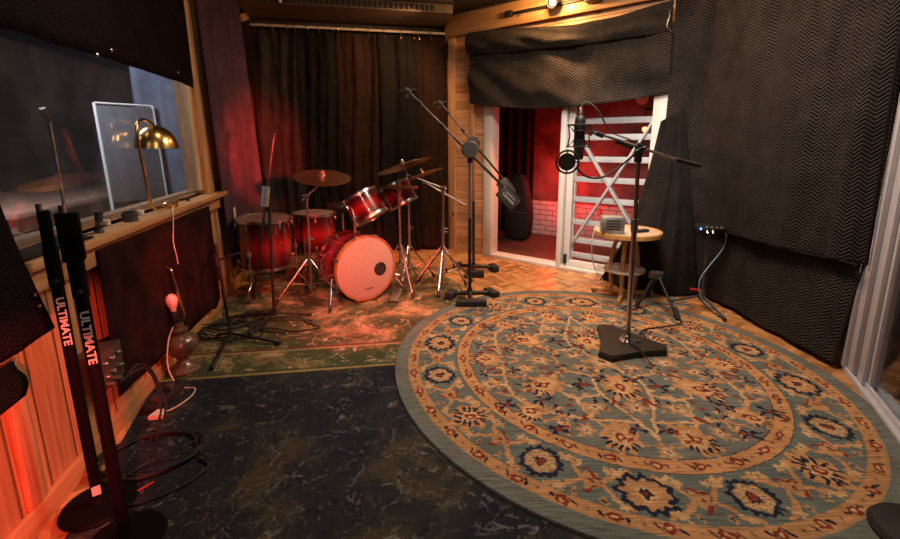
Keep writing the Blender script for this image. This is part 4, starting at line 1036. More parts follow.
# ------------------------------------------------------------------ drum kit
def drum(label, cat, centre, axis, r, depth, lugs, front=None, batter=None, hoop=chrome, name='drum', hoop_w=0.018, roll='Y'):
    """centre = middle of the top (or front) head, axis = outward normal of that head"""
    M = Mz(centre, axis, roll)
    t = thing(name, label, cat, M=M, group={'floor_tom': 'red floor toms', 'rack_tom': 'red rack toms'}.get(name))
    G().lathe([(r - 0.008, -depth + 0.004), (r, -depth), (r, 0), (r - 0.008, -0.004), (r - 0.008, -depth + 0.004)], None, 56).build('shell', red_burst, t)
    G().lathe([(0, 0.004), (r - 0.012, 0.004), (r - 0.002, 0.0), (r - 0.004, -0.006), (0, -0.004)], None, 48).build('head', front or drum_head, t)
    G().lathe([(0, -depth - 0.004), (r - 0.012, -depth - 0.004), (r - 0.002, -depth), (0, -depth + 0.003)], None, 48).build('head', batter or drum_head, t)
    for z0, z1, hm in ((0.008, -hoop_w, hoop), (-depth - 0.008, -depth + hoop_w, red_lacquer_hoop if hoop is hoop_wood else hoop)):
        zt, zb = max(z0, z1), min(z0, z1)
        G().lathe([(r + 0.001, zb), (r + 0.010, zb), (r + 0.011, (zt + zb) / 2), (r + 0.010, zt), (r + 0.001, zt), (r + 0.001, zb)], None, 56).build('hoop', hm, t)
    for i in range(lugs):
        a = 2 * PI * (i + 0.5) / lugs; cx, sy = math.cos(a), math.sin(a)
        rot = Matrix.Rotation(a, 3, 'Z')
        for zc, ze in (((-0.055, 0.010), (-depth + 0.055, -depth - 0.010)) if depth > 0.2 else ((-depth / 2, 0.010),)):
            g = G().box((cx * (r + 0.009), sy * (r + 0.009), zc), (0.018, 0.014, 0.036), rot, 0.003)
            g.tube([(cx * (r + 0.013), sy * (r + 0.013), ze), (cx * (r + 0.013), sy * (r + 0.013), zc)], 0.0035, 6)
            if depth <= 0.2: g.tube([(cx * (r + 0.013), sy * (r + 0.013), zc), (cx * (r + 0.013), sy * (r + 0.013), -depth - 0.01)], 0.0035, 6)
            g.build('lug', chrome, t)
    G().lathe([(0, 0), (0.018, 0), (0.016, 0.003), (0, 0.004)], Mz((0, -(r + 0.001), -depth / 2), (0, -1, 0)), 16).build('badge', brass, t)
    return t, M
E_ = (0.68, -0.733, 0.02)
kick_c = V((-0.815, 3.44, 0.298))
t, KM = drum('red bass drum with cream front head and round port hole', 'bass drum', kick_c, E_, 0.264, 0.36, 8, hoop=hoop_wood, name='bass_drum', hoop_w=0.034)
KI = KM.inverted()
def kloc(x, y, z): return KI @ V((x, y, z))
# local directions of the front head: up and sideways
upv = (KI.to_3x3() @ V((0, 0, 1))).normalized(); rtv = (KI.to_3x3() @ V((0.733, 0.68, 0))).normalized()
def head_pt(x, y, z=0.005): p = rtv * x + upv * y; return V((p.x, p.y, z))
HM = Matrix.Identity(4); HM.col[0][:3] = rtv; HM.col[1][:3] = upv; HM.col[2][:3] = rtv.cross(upv); HM.col[3][:3] = (0, 0, 0.0055)
pm_ = HM @ Matrix.Translation((0.125, -0.030, 0))
G().lathe([(0, -0.001), (0.054, -0.001), (0.054, 0.0008), (0, 0.0008)], pm_, 32).build('port_hole', letter_dark, t)
G().lathe([(0.052, 0.0), (0.058, 0.0), (0.057, 0.0025), (0.052, 0.0025), (0.052, 0)], pm_, 32).build('port_ring', black_rubber, t)
text_mesh('lettering', 'TAMA', 0.032, letter_dark, t, HM @ Matrix.Translation((0.012, -0.185, 0.0010)), 0.0012, 0.0018)
for sg in (-1, 1):
    h = KM.to_3x3().to_4x4()
    a = kick_c + V(E_) * -0.10 + V((0.733, 0.68, 0)) * sg * 0.262 + V((0, 0, -0.06))
    b = a + V((0.733, 0.68, 0)) * sg * 0.10 + V(E_) * 0.14; b.z = 0.022
    sp_ = G().tube([KI @ a, KI @ b], 0.007, 10).build('spur', chrome, t)
    G().cone(KI @ (b + (a - b).normalized() * 0.05), KI @ b, 0.010, 0.014, 12).build('rubber_foot', black_rubber, sp_)
for sg in (-1, 0, 1, 2, 3, 4, 5, 6):   # hoop claws round the front hoop
    a = PI / 8 + sg * PI / 4
    G().box((0.280 * math.cos(a), 0.280 * math.sin(a), -0.008), (0.016, 0.022, 0.048), Matrix.Rotation(a, 3, 'Z'), 0.003).build('claw', chrome, t)
# tom post on top of the kick
tp = kick_c + V(E_) * -0.17 + V((0, 0, 0.272))
G().tube([KI @ tp, KI @ (tp + V((0.0, 0, 0.16)))], 0.012, 12).tube([KI @ (tp + V((-0.02, 0, 0.12))), KI @ (tp + V((0.10, 0.03, 0.15))), KI @ (tp + V((0.16, 0.04, 0.25)))], 0.008, 10).tube([KI @ (tp + V((0.0, 0, 0.14))), KI @ (tp + V((-0.03, 0.03, 0.24)))], 0.009, 10).box(KI @ (tp + V((0, 0, 0.13))), (0.04, 0.04, 0.04), None, 0.006).build('tom_mount', chrome, t)

drum('large red floor tom at far left of drum kit in front of purple blanket', 'drum', (-1.735, 3.66, 0.685), (0.03, -0.02, 1), 0.215, 0.42, 8, front=red_head, name='floor_tom')
drum('smaller red floor tom behind the left cymbal stand', 'drum', (-1.50, 4.22, 0.64), (0.02, 0.0, 1), 0.195, 0.38, 8, front=red_head, name='floor_tom')
drum('bright red rack tom tilted above the bass drum', 'drum', (-0.918, 3.72, 0.868), (-0.47, 0.12, 0.80), 0.152, 0.22, 6, name='rack_tom')
drum('red rack tom behind the hi-hat stand, right of the tilted tom', 'drum', (-0.665, 4.02, 0.935), (-0.42, 0.10, 0.84), 0.140, 0.20, 6, name='rack_tom')
def legs3(t, hub, base_r, az, r, mat, foot=True, brace_z=None, name='leg'):
    """tripod legs, each one mesh with a rubber foot below it"""
    for k in range(3):
        a = az + k * 2 * PI / 3
        top = V((0.018 * math.cos(a), 0.018 * math.sin(a), hub)); end = V((base_r * math.cos(a), base_r * math.sin(a), 0.016))
        g = G().tube([top, end], r, 8)
        if brace_z is not None:
            mid = top.lerp(end, 0.55); g.tube([V((0.015 * math.cos(a), 0.015 * math.sin(a), brace_z)), mid], r * 0.8, 8)
        l = g.build(name, mat, t)
        if foot:
            d = (top - end).normalized()
            G().tube([end + d * 0.045, end + V((0, 0, -0.006))], [r * 1.5, r * 2.2], 10).build('rubber_foot', black_rubber, l)
def floor_tom_legs(root_c, r, h, topz, az):
    pass
# legs of the floor toms are children of the toms
for o in [x for x in bpy.data.objects if x.name.startswith('floor_tom')]:
    bpy.context.view_layer.update()
    Mi = o.matrix_world.inverted(); c = o.matrix_world.translation
    r = 0.215 if c.z > 0.66 else 0.195
    for k in range(3):
        a = R(-100) + k * 2 * PI / 3
        d = V((math.cos(a), math.sin(a), 0))
        p = [c + d * (r + 0.022) + V((0, 0, -0.20)), c + d * (r + 0.022) + V((0, 0, -0.50)), c + d * (r + 0.07) + V((0, 0, -(c.z - 0.11))), c + d * (r + 0.085) + V((0, 0, -(c.z - 0.02)))]
        l = G().tube([Mi @ q for q in smooth_path(p, 4)], 0.0055, 8).build('leg', chrome, o)
        G().box(Mi @ (c + d * (r + 0.016) + V((0, 0, -0.27))), (0.03, 0.03, 0.05), None, 0.005).build('leg_bracket', chrome, o)
        G().tube([Mi @ (p[3] + V((0, 0, 0.03))), Mi @ (p[3] + V((0, 0, -0.008)))], [0.009, 0.013], 10).build('rubber_foot', black_rubber, l)
bpy.context.view_layer.update()
def cymbal(label, centre, normal, r, mat=bronze):
    t = thing('cymbal', label, 'cymbal', M=Mz(centre, normal), group='bronze cymbals of the drum kit')
    pr_ = [(0.006, 0.022), (0.014, 0.020), (0.026, 0.008), (0.032, 0.002)] + [(0.032 + (r - 0.032) * i / 8, 0.002 - 0.020 * (i / 8) ** 1.5) for i in range(1, 9)]
    lo = [(a, b - 0.0015) for a, b in pr_[::-1]]
    G().lathe(pr_ + lo + [pr_[0]], None, 64).build('plate', mat, t)
    G().lathe([(0, 0.046), (0.012, 0.045), (0.013, 0.032), (0.019, 0.030), (0.019, 0.022), (0, 0.020)], None, 16).build('wing_nut', chrome, t)
    return t
def cymbal_stand(label, base, pole_top, arm=None, arm_tail=None, spread=0.27, az=0.5, z0=0.010, tip=None, name='cymbal_stand'):
    x, y = base
    t = thing(name, label, 'stand', (x, y, z0), group='chrome cymbal stands')
    o = V((x, y, z0)); top = V(pole_top) - o
    hub = 0.34
    G().tube([(0, 0, 0.06), (top * (0.52 / top.z))], 0.0125, 14).build('lower_tube', chrome, t)
    G().tube([top * (0.50 / top.z), top], 0.0095, 12).build('upper_tube', chrome, t)
    g = G().tube([top * (0.50 / top.z), top * (0.54 / top.z)], 0.019, 12); g.tube([top * (0.52 / top.z), top * (0.52 / top.z) + V((0.045, -0.01, 0.0))], 0.006, 8)
    g.build('height_clamp', chrome, t)
    legs3(t, hub, spread, az, 0.0075, chrome, brace_z=0.12)
    G().tube([(0, 0, hub - 0.02), (0, 0, hub + 0.025)], 0.020, 12).build('leg_collar', chrome, t)
    if arm is not None:
        a = V(arm) - o
        tail = (top + (top - a).normalized() * arm_tail) if arm_tail else top
        G().tube([tail, a], 0.0065, 10).build('boom_arm', steel, t)
        g = G().tube([top + V((0, 0.02, 0)), top + V((0, -0.02, 0))], 0.021, 14); g.tube([top + V((0, 0, -0.03)), top + V((0, 0, 0.01))], 0.014, 10)
        g.tube([top + V((-0.03, -0.02, 0.01)), top + V((0.03, -0.02, 0.01))], 0.005, 8)
        g.build('tilter', chrome, t)
        if tip is not None:
            tp = V(tip) - o
            G().tube([a, tp], 0.004, 8).tube([a + V((-0.012, 0, 0)), a + V((0.012, 0, 0))], 0.013, 10).build('tip_rod', chrome, t)
    return t
# left crash
cymbal('wide bronze crash cymbal at left over the floor toms', (-1.155, 3.50, 1.060), (0.12, -0.20, 1), 0.225)
cymbal_stand('chrome boom cymbal stand in front of the floor toms', (-1.32, 3.52), (-1.300, 3.52, 0.885), arm=(-1.18, 3.50, 0.985), arm_tail=0.05, tip=(-1.165, 3.503, 1.06), az=R(-140), spread=0.30)
# right cymbals
cymbal('upper right crash cymbal tilted steeply toward the drummer', (-0.535, 3.76, 1.135), (-0.33, 0.12, 1), 0.240)
cymbal('thin tilted ride cymbal below and right of upper crash', (-0.395, 3.97, 1.045), (-0.36, 0.10, 1), 0.205)
cymbal_stand('chrome double-braced stand with boom arm at right of drum kit', (-0.205, 3.82), (-0.195, 3.82, 0.925), arm=(-0.50, 3.78, 1.045), arm_tail=0.03, tip=(-0.537, 3.765, 1.145), az=R(-95), spread=0.30)
cymbal_stand('chrome boom stand behind, its long arm sloping down toward corner post', (-0.215, 3.99), (-0.207, 3.97, 0.87), arm=(-0.375, 3.97, 0.965), arm_tail=0.25, tip=(-0.397, 3.972, 1.055), az=R(-35), spread=0.28)
# hi-hat
t = thing('hi_hat_stand', 'chrome hi-hat stand at the right side of the bass drum', 'stand', (-0.575, 3.72, 0.010))
G().tube([(0, 0, 0.03), (0, 0, 0.88)], 0.011, 12).build('tube', chrome, t)
G().tube([(0, 0, 0.86), (0, 0, 1.10)], 0.0035, 8).build('pull_rod', chrome, t)
legs3(t, 0.42, 0.27, R(-60), 0.007, chrome, brace_z=0.14)
G().box((-0.02, -0.20, 0.03), (0.075, 0.24, 0.012), Matrix.Rotation(R(8), 3, 'X'), 0.003).build('pedal', steel, t)
cymbal('top hi-hat cymbal on the stand right of bass drum', (-0.575, 3.72, 0.955), (0.0, 0.03, 1), 0.168)
cymbal('bottom hi-hat cymbal facing down on the stand right of bass drum', (-0.575, 3.72, 0.928), (0.0, -0.02, -1), 0.168)
# second pole with tom holder next to the hi-hat
cymbal_stand('chrome tom stand standing just behind the hi-hat', (-0.54, 4.02), (-0.53, 4.02, 0.86), arm=(-0.64, 4.03, 0.82), arm_tail=0.03, az=R(20), spread=0.25)
# throne
t = thing('drum_throne', 'round dark vinyl drum stool behind the bass drum', 'stool', (-1.335, 4.62, 0.0))
G().lathe([(0, 0.60), (0.15, 0.60), (0.165, 0.62), (0.165, 0.66), (0.15, 0.685), (0, 0.69)], None, 36).build('seat', throne_vinyl, t)
G().tube([(0, 0, 0.10), (0, 0, 0.61)], 0.015).build('post', chrome, t)
legs3(t, 0.35, 0.24, 0.3, 0.009, chrome)
# kick pedal
t = thing('kick_pedal', 'metal bass drum pedal behind the bass drum', 'pedal', (-1.125, 3.93, 0.010), R(30))
G().bb(-0.045, 0.045, -0.02, 0.28, 0, 0.008, 0.002).build('base_plate', black_metal, t)
G().box((0, 0.13, 0.05), (0.075, 0.26, 0.012), Matrix.Rotation(R(-14), 3, 'X'), 0.003).build('footboard', steel, t)
for x in (-0.045, 0.045): G().tube([(x, 0.0, 0.0), (x, 0.0, 0.20)], 0.008).build('upright', chrome, t)
G().tube([(-0.05, 0, 0.20), (0.05, 0, 0.20)], 0.007).tube([(0, 0, 0.20), (0, 0.02, 0.36)], 0.004).lathe([(0, -0.03), (0.025, -0.025), (0.028, 0.02), (0, 0.03)], Mz((0, 0.0, 0.37), (0, -1, 0)), 20).build('beater', chrome, t)

# ------------------------------------------------------------------ microphone stands by the drums
# black stand with grey clutch, boom hanging almost straight down
t = thing('microphone_stand', 'black microphone stand with grey clutch and upright folded boom in front of floor tom', 'microphone stand', (-1.44, 3.06, 0.010))
G().tube([(0, 0, 0.03), (0.028, 0.02, 0.90)], 0.0105).build('pole', black_metal, t)
G().tube([(0.008, -0.01, 0.86), (0.03, -0.005, 1.0)], 0.026, 18).build('clutch', grey_box, t)
G().tube([(0.105, 0.02, 1.36), (0.03, -0.01, 0.95), (-0.055, -0.03, 0.50), (-0.10, -0.045, 0.26)], 0.008).build('boom', gunmetal, t)
G().tube([(-0.095, -0.043, 0.29), (-0.115, -0.05, 0.18)], 0.016, 14).build('counterweight', black_rubber, t)
G().tube([(0.100, 0.02, 1.34), (0.112, 0.02, 1.375)], 0.012).tube([(0.085, 0.02, 1.375), (0.135, 0.02, 1.385)], 0.010).build('clip', black_metal, t)
for ex, ey in ((-0.26, 0.02), (0.26, 0.06), (-0.04, -0.30)):
    l = G().tube([(0, 0, 0.045), (ex, ey, 0.014)], 0.009, 8).build('leg', black_metal, t)
    G().tube([(ex * 0.88, ey * 0.88, 0.018), (ex, ey, 0.010)], 0.013, 10).build('rubber_foot', black_rubber, l)
G().tube([(0, 0, 0.03), (0, 0, 0.075)], 0.020).build('hub', black_metal, t)

t = thing('microphone_stand', 'low thin black stand with crossbar near shadeless lamp', 'microphone stand', (-1.575, 2.70, 0.010))
G().tube([(0, 0, 0.03), (-0.04, 0.01, 0.66)], 0.010).build('pole', black_metal, t)
G().tube([(-0.028, 0, 0.20), (-0.020, 0, 0.125)], 0.0125).build('joint', steel, t)
G().tube([(-0.11, 0, 0.53), (0.11, 0.02, 0.60)], 0.007).build('crossbar', black_metal, t)
G().tube([(-0.035, 0, 0.52), (-0.04, 0, 0.60)], 0.017).build('clutch', black_rubber, t)
for ex, ey in ((0.10, -0.40), (0.36, -0.07), (-0.12, 0.05)):
    l = G().tube([(0, 0, 0.05), (ex, ey, 0.014)], 0.009, 8).build('leg', black_metal, t)
    G().tube([(ex * 0.9, ey * 0.9, 0.018), (ex, ey, 0.010)], 0.013, 10).build('rubber_foot', black_rubber, l)

# heavy studio boom stands
def heavy_boom(label, base, z0, pivot, tip, tail, weight_rot, weights, logo):
    t = thing('boom_stand', label, 'microphone stand', (base[0], base[1], z0), group='heavy studio boom stands')
    o = V((base[0], base[1], z0)); pv = V(pivot) - o; a = V(tip) - o; b = V(tail) - o
    G().tube([(0, 0, 0.03), (pv.x * 0.5, pv.y * 0.5, pv.z * 0.55)], 0.0145, 16).build('lower_pole', black_metal, t)
    G().tube([(pv.x * 0.5, pv.y * 0.5, pv.z * 0.52), pv + V((0, 0, -0.03))], 0.011, 14).build('upper_pole', steel, t)
    G().tube([pv + V((0, 0, -0.13)), pv + V((0, 0, -0.09))], 0.021, 16).build('pole_clamp', black_rubber, t)
    G().lathe([(0, -0.03), (0.060, -0.03), (0.066, -0.02), (0.066, 0.02), (0.060, 0.03), (0, 0.032)], Mz(pv + V((0, -0.045, -0.025)), (0.1, -1, 0.0)), 32).build('clutch_disc', charcoal, t)
    d = (b - a).normalized(); up = V((0, 0, 1))
    G().tube([a, a.lerp(b, 0.55)], 0.0085, 14).build('front_boom', charcoal, t)
    G().tube([a.lerp(b, 0.40), b], 0.0115, 14).build('rear_boom', black_metal, t)
    for f in (0.10, 0.30, 0.52): G().tube([a.lerp(b, f) - d * 0.02, a.lerp(b, f) + d * 0.02], 0.016, 14).build('boom_clamp', black_rubber, t)
    G().tube([a + V((-0.07, 0, 0.0)), a + V((0.06, 0, 0.01))], 0.006).tube([a + V((-0.02, 0, 0.012)), a + V((0.02, 0, -0.012))], 0.020, 14).tube([a + V((-0.005, 0, -0.02)), a + V((-0.012, 0, -0.05))], 0.012, 12).build('swivel_head', charcoal, t)
    # counterweight block
    wc = b - d * 0.095 - V((0, 0.0, 0)) + V((d.z, 0, -d.x)).normalized() * (-0.035 if False else 0.0)
    nrm = V((-d.z, 0, d.x)); nrm = nrm if nrm.z < 0 else -nrm
    Mw = Matrix.Identity(4); Mw.col[0][:3] = d; Mw.col[1][:3] = V((0, -1, 0)).cross(d).normalized() * -1; Mw.col[2][:3] = Mw.col[0].to_3d().cross(Mw.col[1].to_3d()); Mw.col[3][:3] = wc + nrm * 0.038
    wb = G().box((0, 0, 0), (0.18, 0.11, 0.075), None, 0.006).build('counterweight', charcoal, t, M=Mw)
    G().box((0, 0, 0), (0.16, 0.02, 0.06), None, 0.003).build('weight_strap', black_rubber, t, M=Matrix.Translation(wc + nrm * -0.024) @ Mw.to_3x3().to_4x4())
    if logo:
        s_ = 1 if Mw.col[2].y < 0 else -1
        LM = (Matrix.Translation((0, 0, 0.0380 * s_)) @ (Matrix.Identity(4) if s_ > 0 else Matrix.Rotation(PI, 4, 'X')))
        text_mesh('logo', 'Ultimate', 0.036, letter_white, wb, LM, 0.0008)
        G().box((0.0, -0.028, 0.038 * s_), (0.10, 0.004, 0.0015)).build('logo_underline', letter_white, wb)
    # three-legged weighted base
    g = G()
    for wx, wy, rot, L_ in weights:
        g.tube(smooth_path([(0, 0, 0.065), (wx * 0.35, wy * 0.35, 0.055), (wx * 0.8, wy * 0.8, 0.045), (wx, wy, 0.03)], 5), [0.022, 0.016], 10)
    g.tube([(0, 0, 0.02), (0, 0, 0.10)], 0.022, 14)
    g.build('leg_casting', cast_iron, t)
    for wx, wy, rot, L_ in weights:
        G().box((wx, wy, 0.036), (L_, 0.075, 0.068), Matrix.Rotation(rot, 3, 'Z'), 0.012).build('foot_weight', black_rubber, t)
    return t
heavy_boom('heavy black boom stand with counterweight block, weighted feet on the rug edge', (0.040, 3.50), 0.0, (0.040, 3.50, 1.29), (-0.445, 3.50, 1.715), (0.445, 3.50, 0.835), 0,
           [(0.012, -0.19, 0.0, 0.25), (-0.16, 0.03, R(70), 0.14), (0.19, 0.06, R(-60), 0.16)], True)
heavy_boom('second heavy boom stand on the bare parquet behind the first', (0.09, 4.33), 0.0, (0.085, 4.33, 1.345), (-0.24, 4.33, 1.70), (0.50, 4.33, 0.83), 0,
           [(0.0, -0.19, 0.0, 0.20), (-0.17, 0.09, R(70), 0.12), (0.21, 0.02, R(-70), 0.13)], False)

# ------------------------------------------------------------------ chrome mic stand on the round rug
SX, SY, SZ = 1.050, 2.585, 0.0215
t = thing('microphone_stand', 'tall chrome microphone stand with triangular iron base on the round rug', 'microphone stand', (SX, SY, SZ))
def rounded_tri():
    P = []
    for a, rr_ in ((R(222), 0.275), (R(-24), 0.235), (R(107), 0.275)):
        for da in (-0.17, 0.17): P.append((rr_ * math.cos(a + da), rr_ * math.sin(a + da)))
    out = []
    n = len(P)
    for i in range(0, n, 2):
        out += [P[i], P[i + 1]]
        q = P[(i + 2) % n]; m = ((P[i + 1][0] + q[0]) / 2 * 0.80, (P[i + 1][1] + q[1]) / 2 * 0.80)
        for f in (0.25, 0.5, 0.75):
            bx = (1 - f) ** 2 * P[i + 1][0] + 2 * f * (1 - f) * m[0] + f * f * q[0]; by = (1 - f) ** 2 * P[i + 1][1] + 2 * f * (1 - f) * m[1] + f * f * q[1]
            out.append((bx, by))
    return out
g = G().prism(rounded_tri(), 0.0, 0.040)
bmesh.ops.bevel(g.bm, geom=[e for e in g.bm.edges if abs(e.verts[0].co.z - e.verts[1].co.z) < 1e-6 and e.verts[0].co.z > 0.03], offset=0.008, segments=2, affect='EDGES')
g.build('base', cast_iron, t)
G().lathe([(0, 0.040), (0.055, 0.040), (0.052, 0.050), (0.030, 0.054), (0.026, 0.075), (0.018, 0.085), (0, 0.085)], None, 30).build('socket', chrome, t)
for k in range(3):
    a = R(222 + 120 * k); G().tube([(0.04 * math.cos(a), 0.04 * math.sin(a), 0.048), (0.078 * math.cos(a), 0.078 * math.sin(a), 0.044)], [0.014, 0.009], 12).build('base_bolt', chrome, t)
pvz = 1.272 - SZ
G().tube([(0, 0, 0.06), (-0.014, 0, 0.80)], 0.0165, 20).build('lower_tube', chrome, t)
G().tube([(-0.014, 0, 0.78), (-0.022, 0, pvz - 0.02)], 0.0115, 18).build('upper_tube', chrome, t)
G().tube([(-0.013, 0, 0.765), (-0.014, 0, 0.835)], 0.022, 18).build('height_clutch', steel, t)
pv = V((-0.024, 0, pvz))
G().box(pv + V((0, 0, -0.02)), (0.035, 0.045, 0.11), None, 0.005).tube([pv + V((0, -0.05, 0)), pv + V((0, 0.03, 0))], 0.015, 12).tube([pv + V((-0.03, -0.03, -0.01)), pv + V((0.03, -0.03, 0.015))], 0.010, 12).build('pivot', black_metal, t)
bt = V((0.745, SY - 0.0, 1.378)) - V((SX, SY, SZ)); be = V((1.40, SY, 1.178)) - V((SX, SY, SZ))
G().tube([bt, pv.lerp(be, 0.62)], 0.0085, 14).build('boom', steel, t)
G().tube([pv.lerp(be, 0.60), be], 0.0135, 14).build('boom_grip', black_rubber, t)
for f in (0.12, 0.20, 0.55, 0.62, 0.72, 0.82): p = bt.lerp(pv, f); d = (pv - bt).normalized(); G().tube([p - d * 0.012, p + d * 0.012], 0.015, 12).build('boom_collar', black_metal, t)
# condenser microphone in a shock mount
mx, my = 0.672, SY
t = thing('condenser_microphone', 'large black condenser microphone held in a shock mount at boom end', 'microphone', (mx, my, 1.215))
G().lathe([(0, 0.0), (0.022, 0.0), (0.028, 0.01), (0.029, 0.10), (0.027, 0.104)], None, 32).build('head_grille', charcoal, t)
G().lathe([(0.027, 0.10), (0.031, 0.108), (0.031, 0.225), (0.027, 0.24), (0.016, 0.252), (0, 0.252)], None, 32).build('body', black_metal, t)
G().lathe([(0, 0.25), (0.012, 0.25), (0.012, 0.285), (0.009, 0.30), (0, 0.30)], None, 18).build('connector', chrome, t)
t = thing('shock_mount', 'black elastic shock mount cage around the condenser microphone', 'shock mount', (mx, my, 1.215))
for z, r_ in ((0.20, 0.072), (0.075, 0.072)):
    G().tube([(r_ * math.cos(q * PI / 8), r_ * math.sin(q * PI / 8), z) for q in range(16)], 0.0035, 8, closed=True).build('outer_ring', black_metal, t)
for z in (0.165, 0.11):
    G().tube([(0.036 * math.cos(q * PI / 8), 0.036 * math.sin(q * PI / 8), z) for q in range(16)], 0.004, 8, closed=True).build('inner_ring', black_metal, t)
for k in range(4):
    a = k * PI / 2 + 0.2
    G().tube([(0.072 * math.cos(a), 0.072 * math.sin(a), 0.20), (0.060 * math.cos(a), 0.060 * math.sin(a), 0.137), (0.072 * math.cos(a), 0.072 * math.sin(a), 0.075)], 0.004, 8).build('post', black_metal, t)
for k in range(8):
    a = k * PI / 4
    for za, zb in ((0.20, 0.165), (0.075, 0.11)):
        G().tube([(0.072 * math.cos(a), 0.072 * math.sin(a), za), (0.036 * math.cos(a + 0.4), 0.036 * math.sin(a + 0.4), zb)], 0.0018, 6).build('elastic_cord', black_rubber, t)
G().tube([(0.062, 0, 0.14), (0.09, 0, 0.178)], 0.008, 12).build('swivel', black_metal, t)
# pop filter
px_, pz_ = 0.614, 1.205
t = thing('pop_filter', 'round double-ring black pop filter hanging in front of the microphone', 'pop filter', (0.585, SY - 0.10, 1.205))
for yy, r_ in ((0.0, 0.064), (0.012, 0.046)):
    G().tube([(r_ * math.cos(q * PI / 16), yy, r_ * math.sin(q * PI / 16)) for q in range(32)], 0.006 if yy == 0 else 0.004, 8, closed=True).build('ring', black_rubber, t)
G().lathe([(0, 0), (0.046, 0), (0.046, 0.002), (0, 0.002)], Mz((0, 0.012, 0), (0, 1, 0)), 32).build('mesh_screen', charcoal, t)
for a in (PI / 2, -PI / 2, 0, PI): G().tube([(0.044 * math.cos(a), 0.01, 0.044 * math.sin(a)), (0.066 * math.cos(a), 0.002, 0.066 * math.sin(a))], 0.004, 8).build('spoke', black_rubber, t)
G().tube(smooth_path([(0.055, 0, -0.035), (0.12, 0.03, -0.085), (0.22, 0.08, -0.095), (0.32, 0.10, -0.045), (0.395, 0.10, 0.02), (0.42, 0.085, 0.045)], 8), 0.0055, 10).build('gooseneck', black_metal, t)
o = G().tube(smooth_path([(mx, my, 1.515), (mx + 0.03, my, 1.545), (mx + 0.09, my - 0.02, 1.50), (mx + 0.15, my - 0.02, 1.41), (mx + 0.20, my - 0.01, 1.365), (mx + 0.30, my - 0.02, 1.325), (1.02, my - 0.03, 1.27), (1.03, my - 0.03, 0.9), (1.035, my - 0.03, 0.4), (1.045, my - 0.04, 0.09), (1.075, my - 0.13, 0.068), (1.10, my - 0.24, 0.030), (1.12, my - 0.26, 0.028)], 8), 0.0042, 8).build('microphone_cable', black_rubber)
tag(o, 'black microphone cable running from mic top down the chrome stand', 'cable')

# ------------------------------------------------------------------ two-tier round table
TX, TY = 1.365, 3.55
t = thing('side_table', 'two-tier round wooden table with curved legs behind the chrome stand', 'table', (TX, TY, 0.0))
G().lathe([(0, 0.565), (0.262, 0.565), (0.265, 0.575), (0.265, 0.588), (0.258, 0.594), (0, 0.594)], None, 56).build('table_top', table_top_wood, t)
G().lathe([(0.263, 0.562), (0.276, 0.562), (0.278, 0.58), (0.275, 0.598), (0.263, 0.598), (0.263, 0.562)], None, 56).build('edge_band', gold_wood, t)
G().lathe([(0, 0.245), (0.165, 0.245), (0.172, 0.255), (0.165, 0.268), (0, 0.268)], None, 40).build('lower_shelf', table_top_wood, t)
for fx, fy in ((-0.10, -0.19), (-0.20, 0.13), (0.24, 0.02)):
    d = V((fx, fy, 0)); n_ = d.normalized(); tt = V((-n_.y, n_.x, 0))
    pts = smooth_path([n_ * 0.045 + V((0, 0, 0.562)), n_ * 0.08 + V((0, 0, 0.50)), n_ * 0.11 + V((0, 0, 0.38)), n_ * 0.115 + V((0, 0, 0.25)), n_ * 0.10 + V((0, 0, 0.12)), n_ * 0.10 + V((0, 0, 0.045))], 6)
    l = G().tube(pts, 0.017, 10).build('leg', gold_wood, t)
    G().tube([n_ * 0.04 + V((0, 0, 0.045)), n_ * 0.27 + V((0, 0, 0.040))], 0.018, 10).build('foot_rail', gold_wood, l)
    G().lathe([(0, 0), (0.014, 0), (0.014, 0.022), (0, 0.022)], Matrix.Translation(n_ * 0.25), 14).build('glide', steel, l)
# preamp box
t = thing('power_supply', 'small silver slotted box on the round wooden table', 'box', (1.205, 3.47, 0.599), R(-10))
G().bb(-0.085, 0.085, -0.07, 0.07, 0.004, 0.128, 0.005).build('case', grey_box, t)
G().bb(-0.088, 0.088, -0.075, -0.068, 0.0, 0.132, 0.003).build('face_plate', steel, t)
for i in range(4): G().bb(-0.055, 0.055, -0.0775, -0.0745, 0.028 + i * 0.023, 0.040 + i * 0.023).build('slot', black_rubber, t)
t = thing('headphones', 'dark cable adapter lying on the round table right of silver box', 'adapter', (1.46, 3.48, 0.599), 0.4)
t.name = 'cable_adapter'
G().bb(-0.06, 0.06, -0.025, 0.025, 0, 0.018, 0.005).build('body', black_rubber, t)
G().tube([(-0.06, 0, 0.01), (-0.11, 0.01, 0.008)], 0.006).build('tip', brass, t)
o = G().tube(smooth_path([(1.115, 3.48, 0.64), (1.07, 3.46, 0.635), (1.04, 3.44, 0.50), (1.08, 3.46, 0.30), (1.20, 3.50, 0.12), (1.16, 3.72, 0.006), (0.98, 3.86, 0.006), (0.96, 3.98, 0.006), (1.10, 4.02, 0.006), (1.25, 3.92, 0.006)], 8), 0.004, 8).build('power_cable', cream_cord)
tag(o, 'pale cable looping from the silver box to the floor', 'cable')

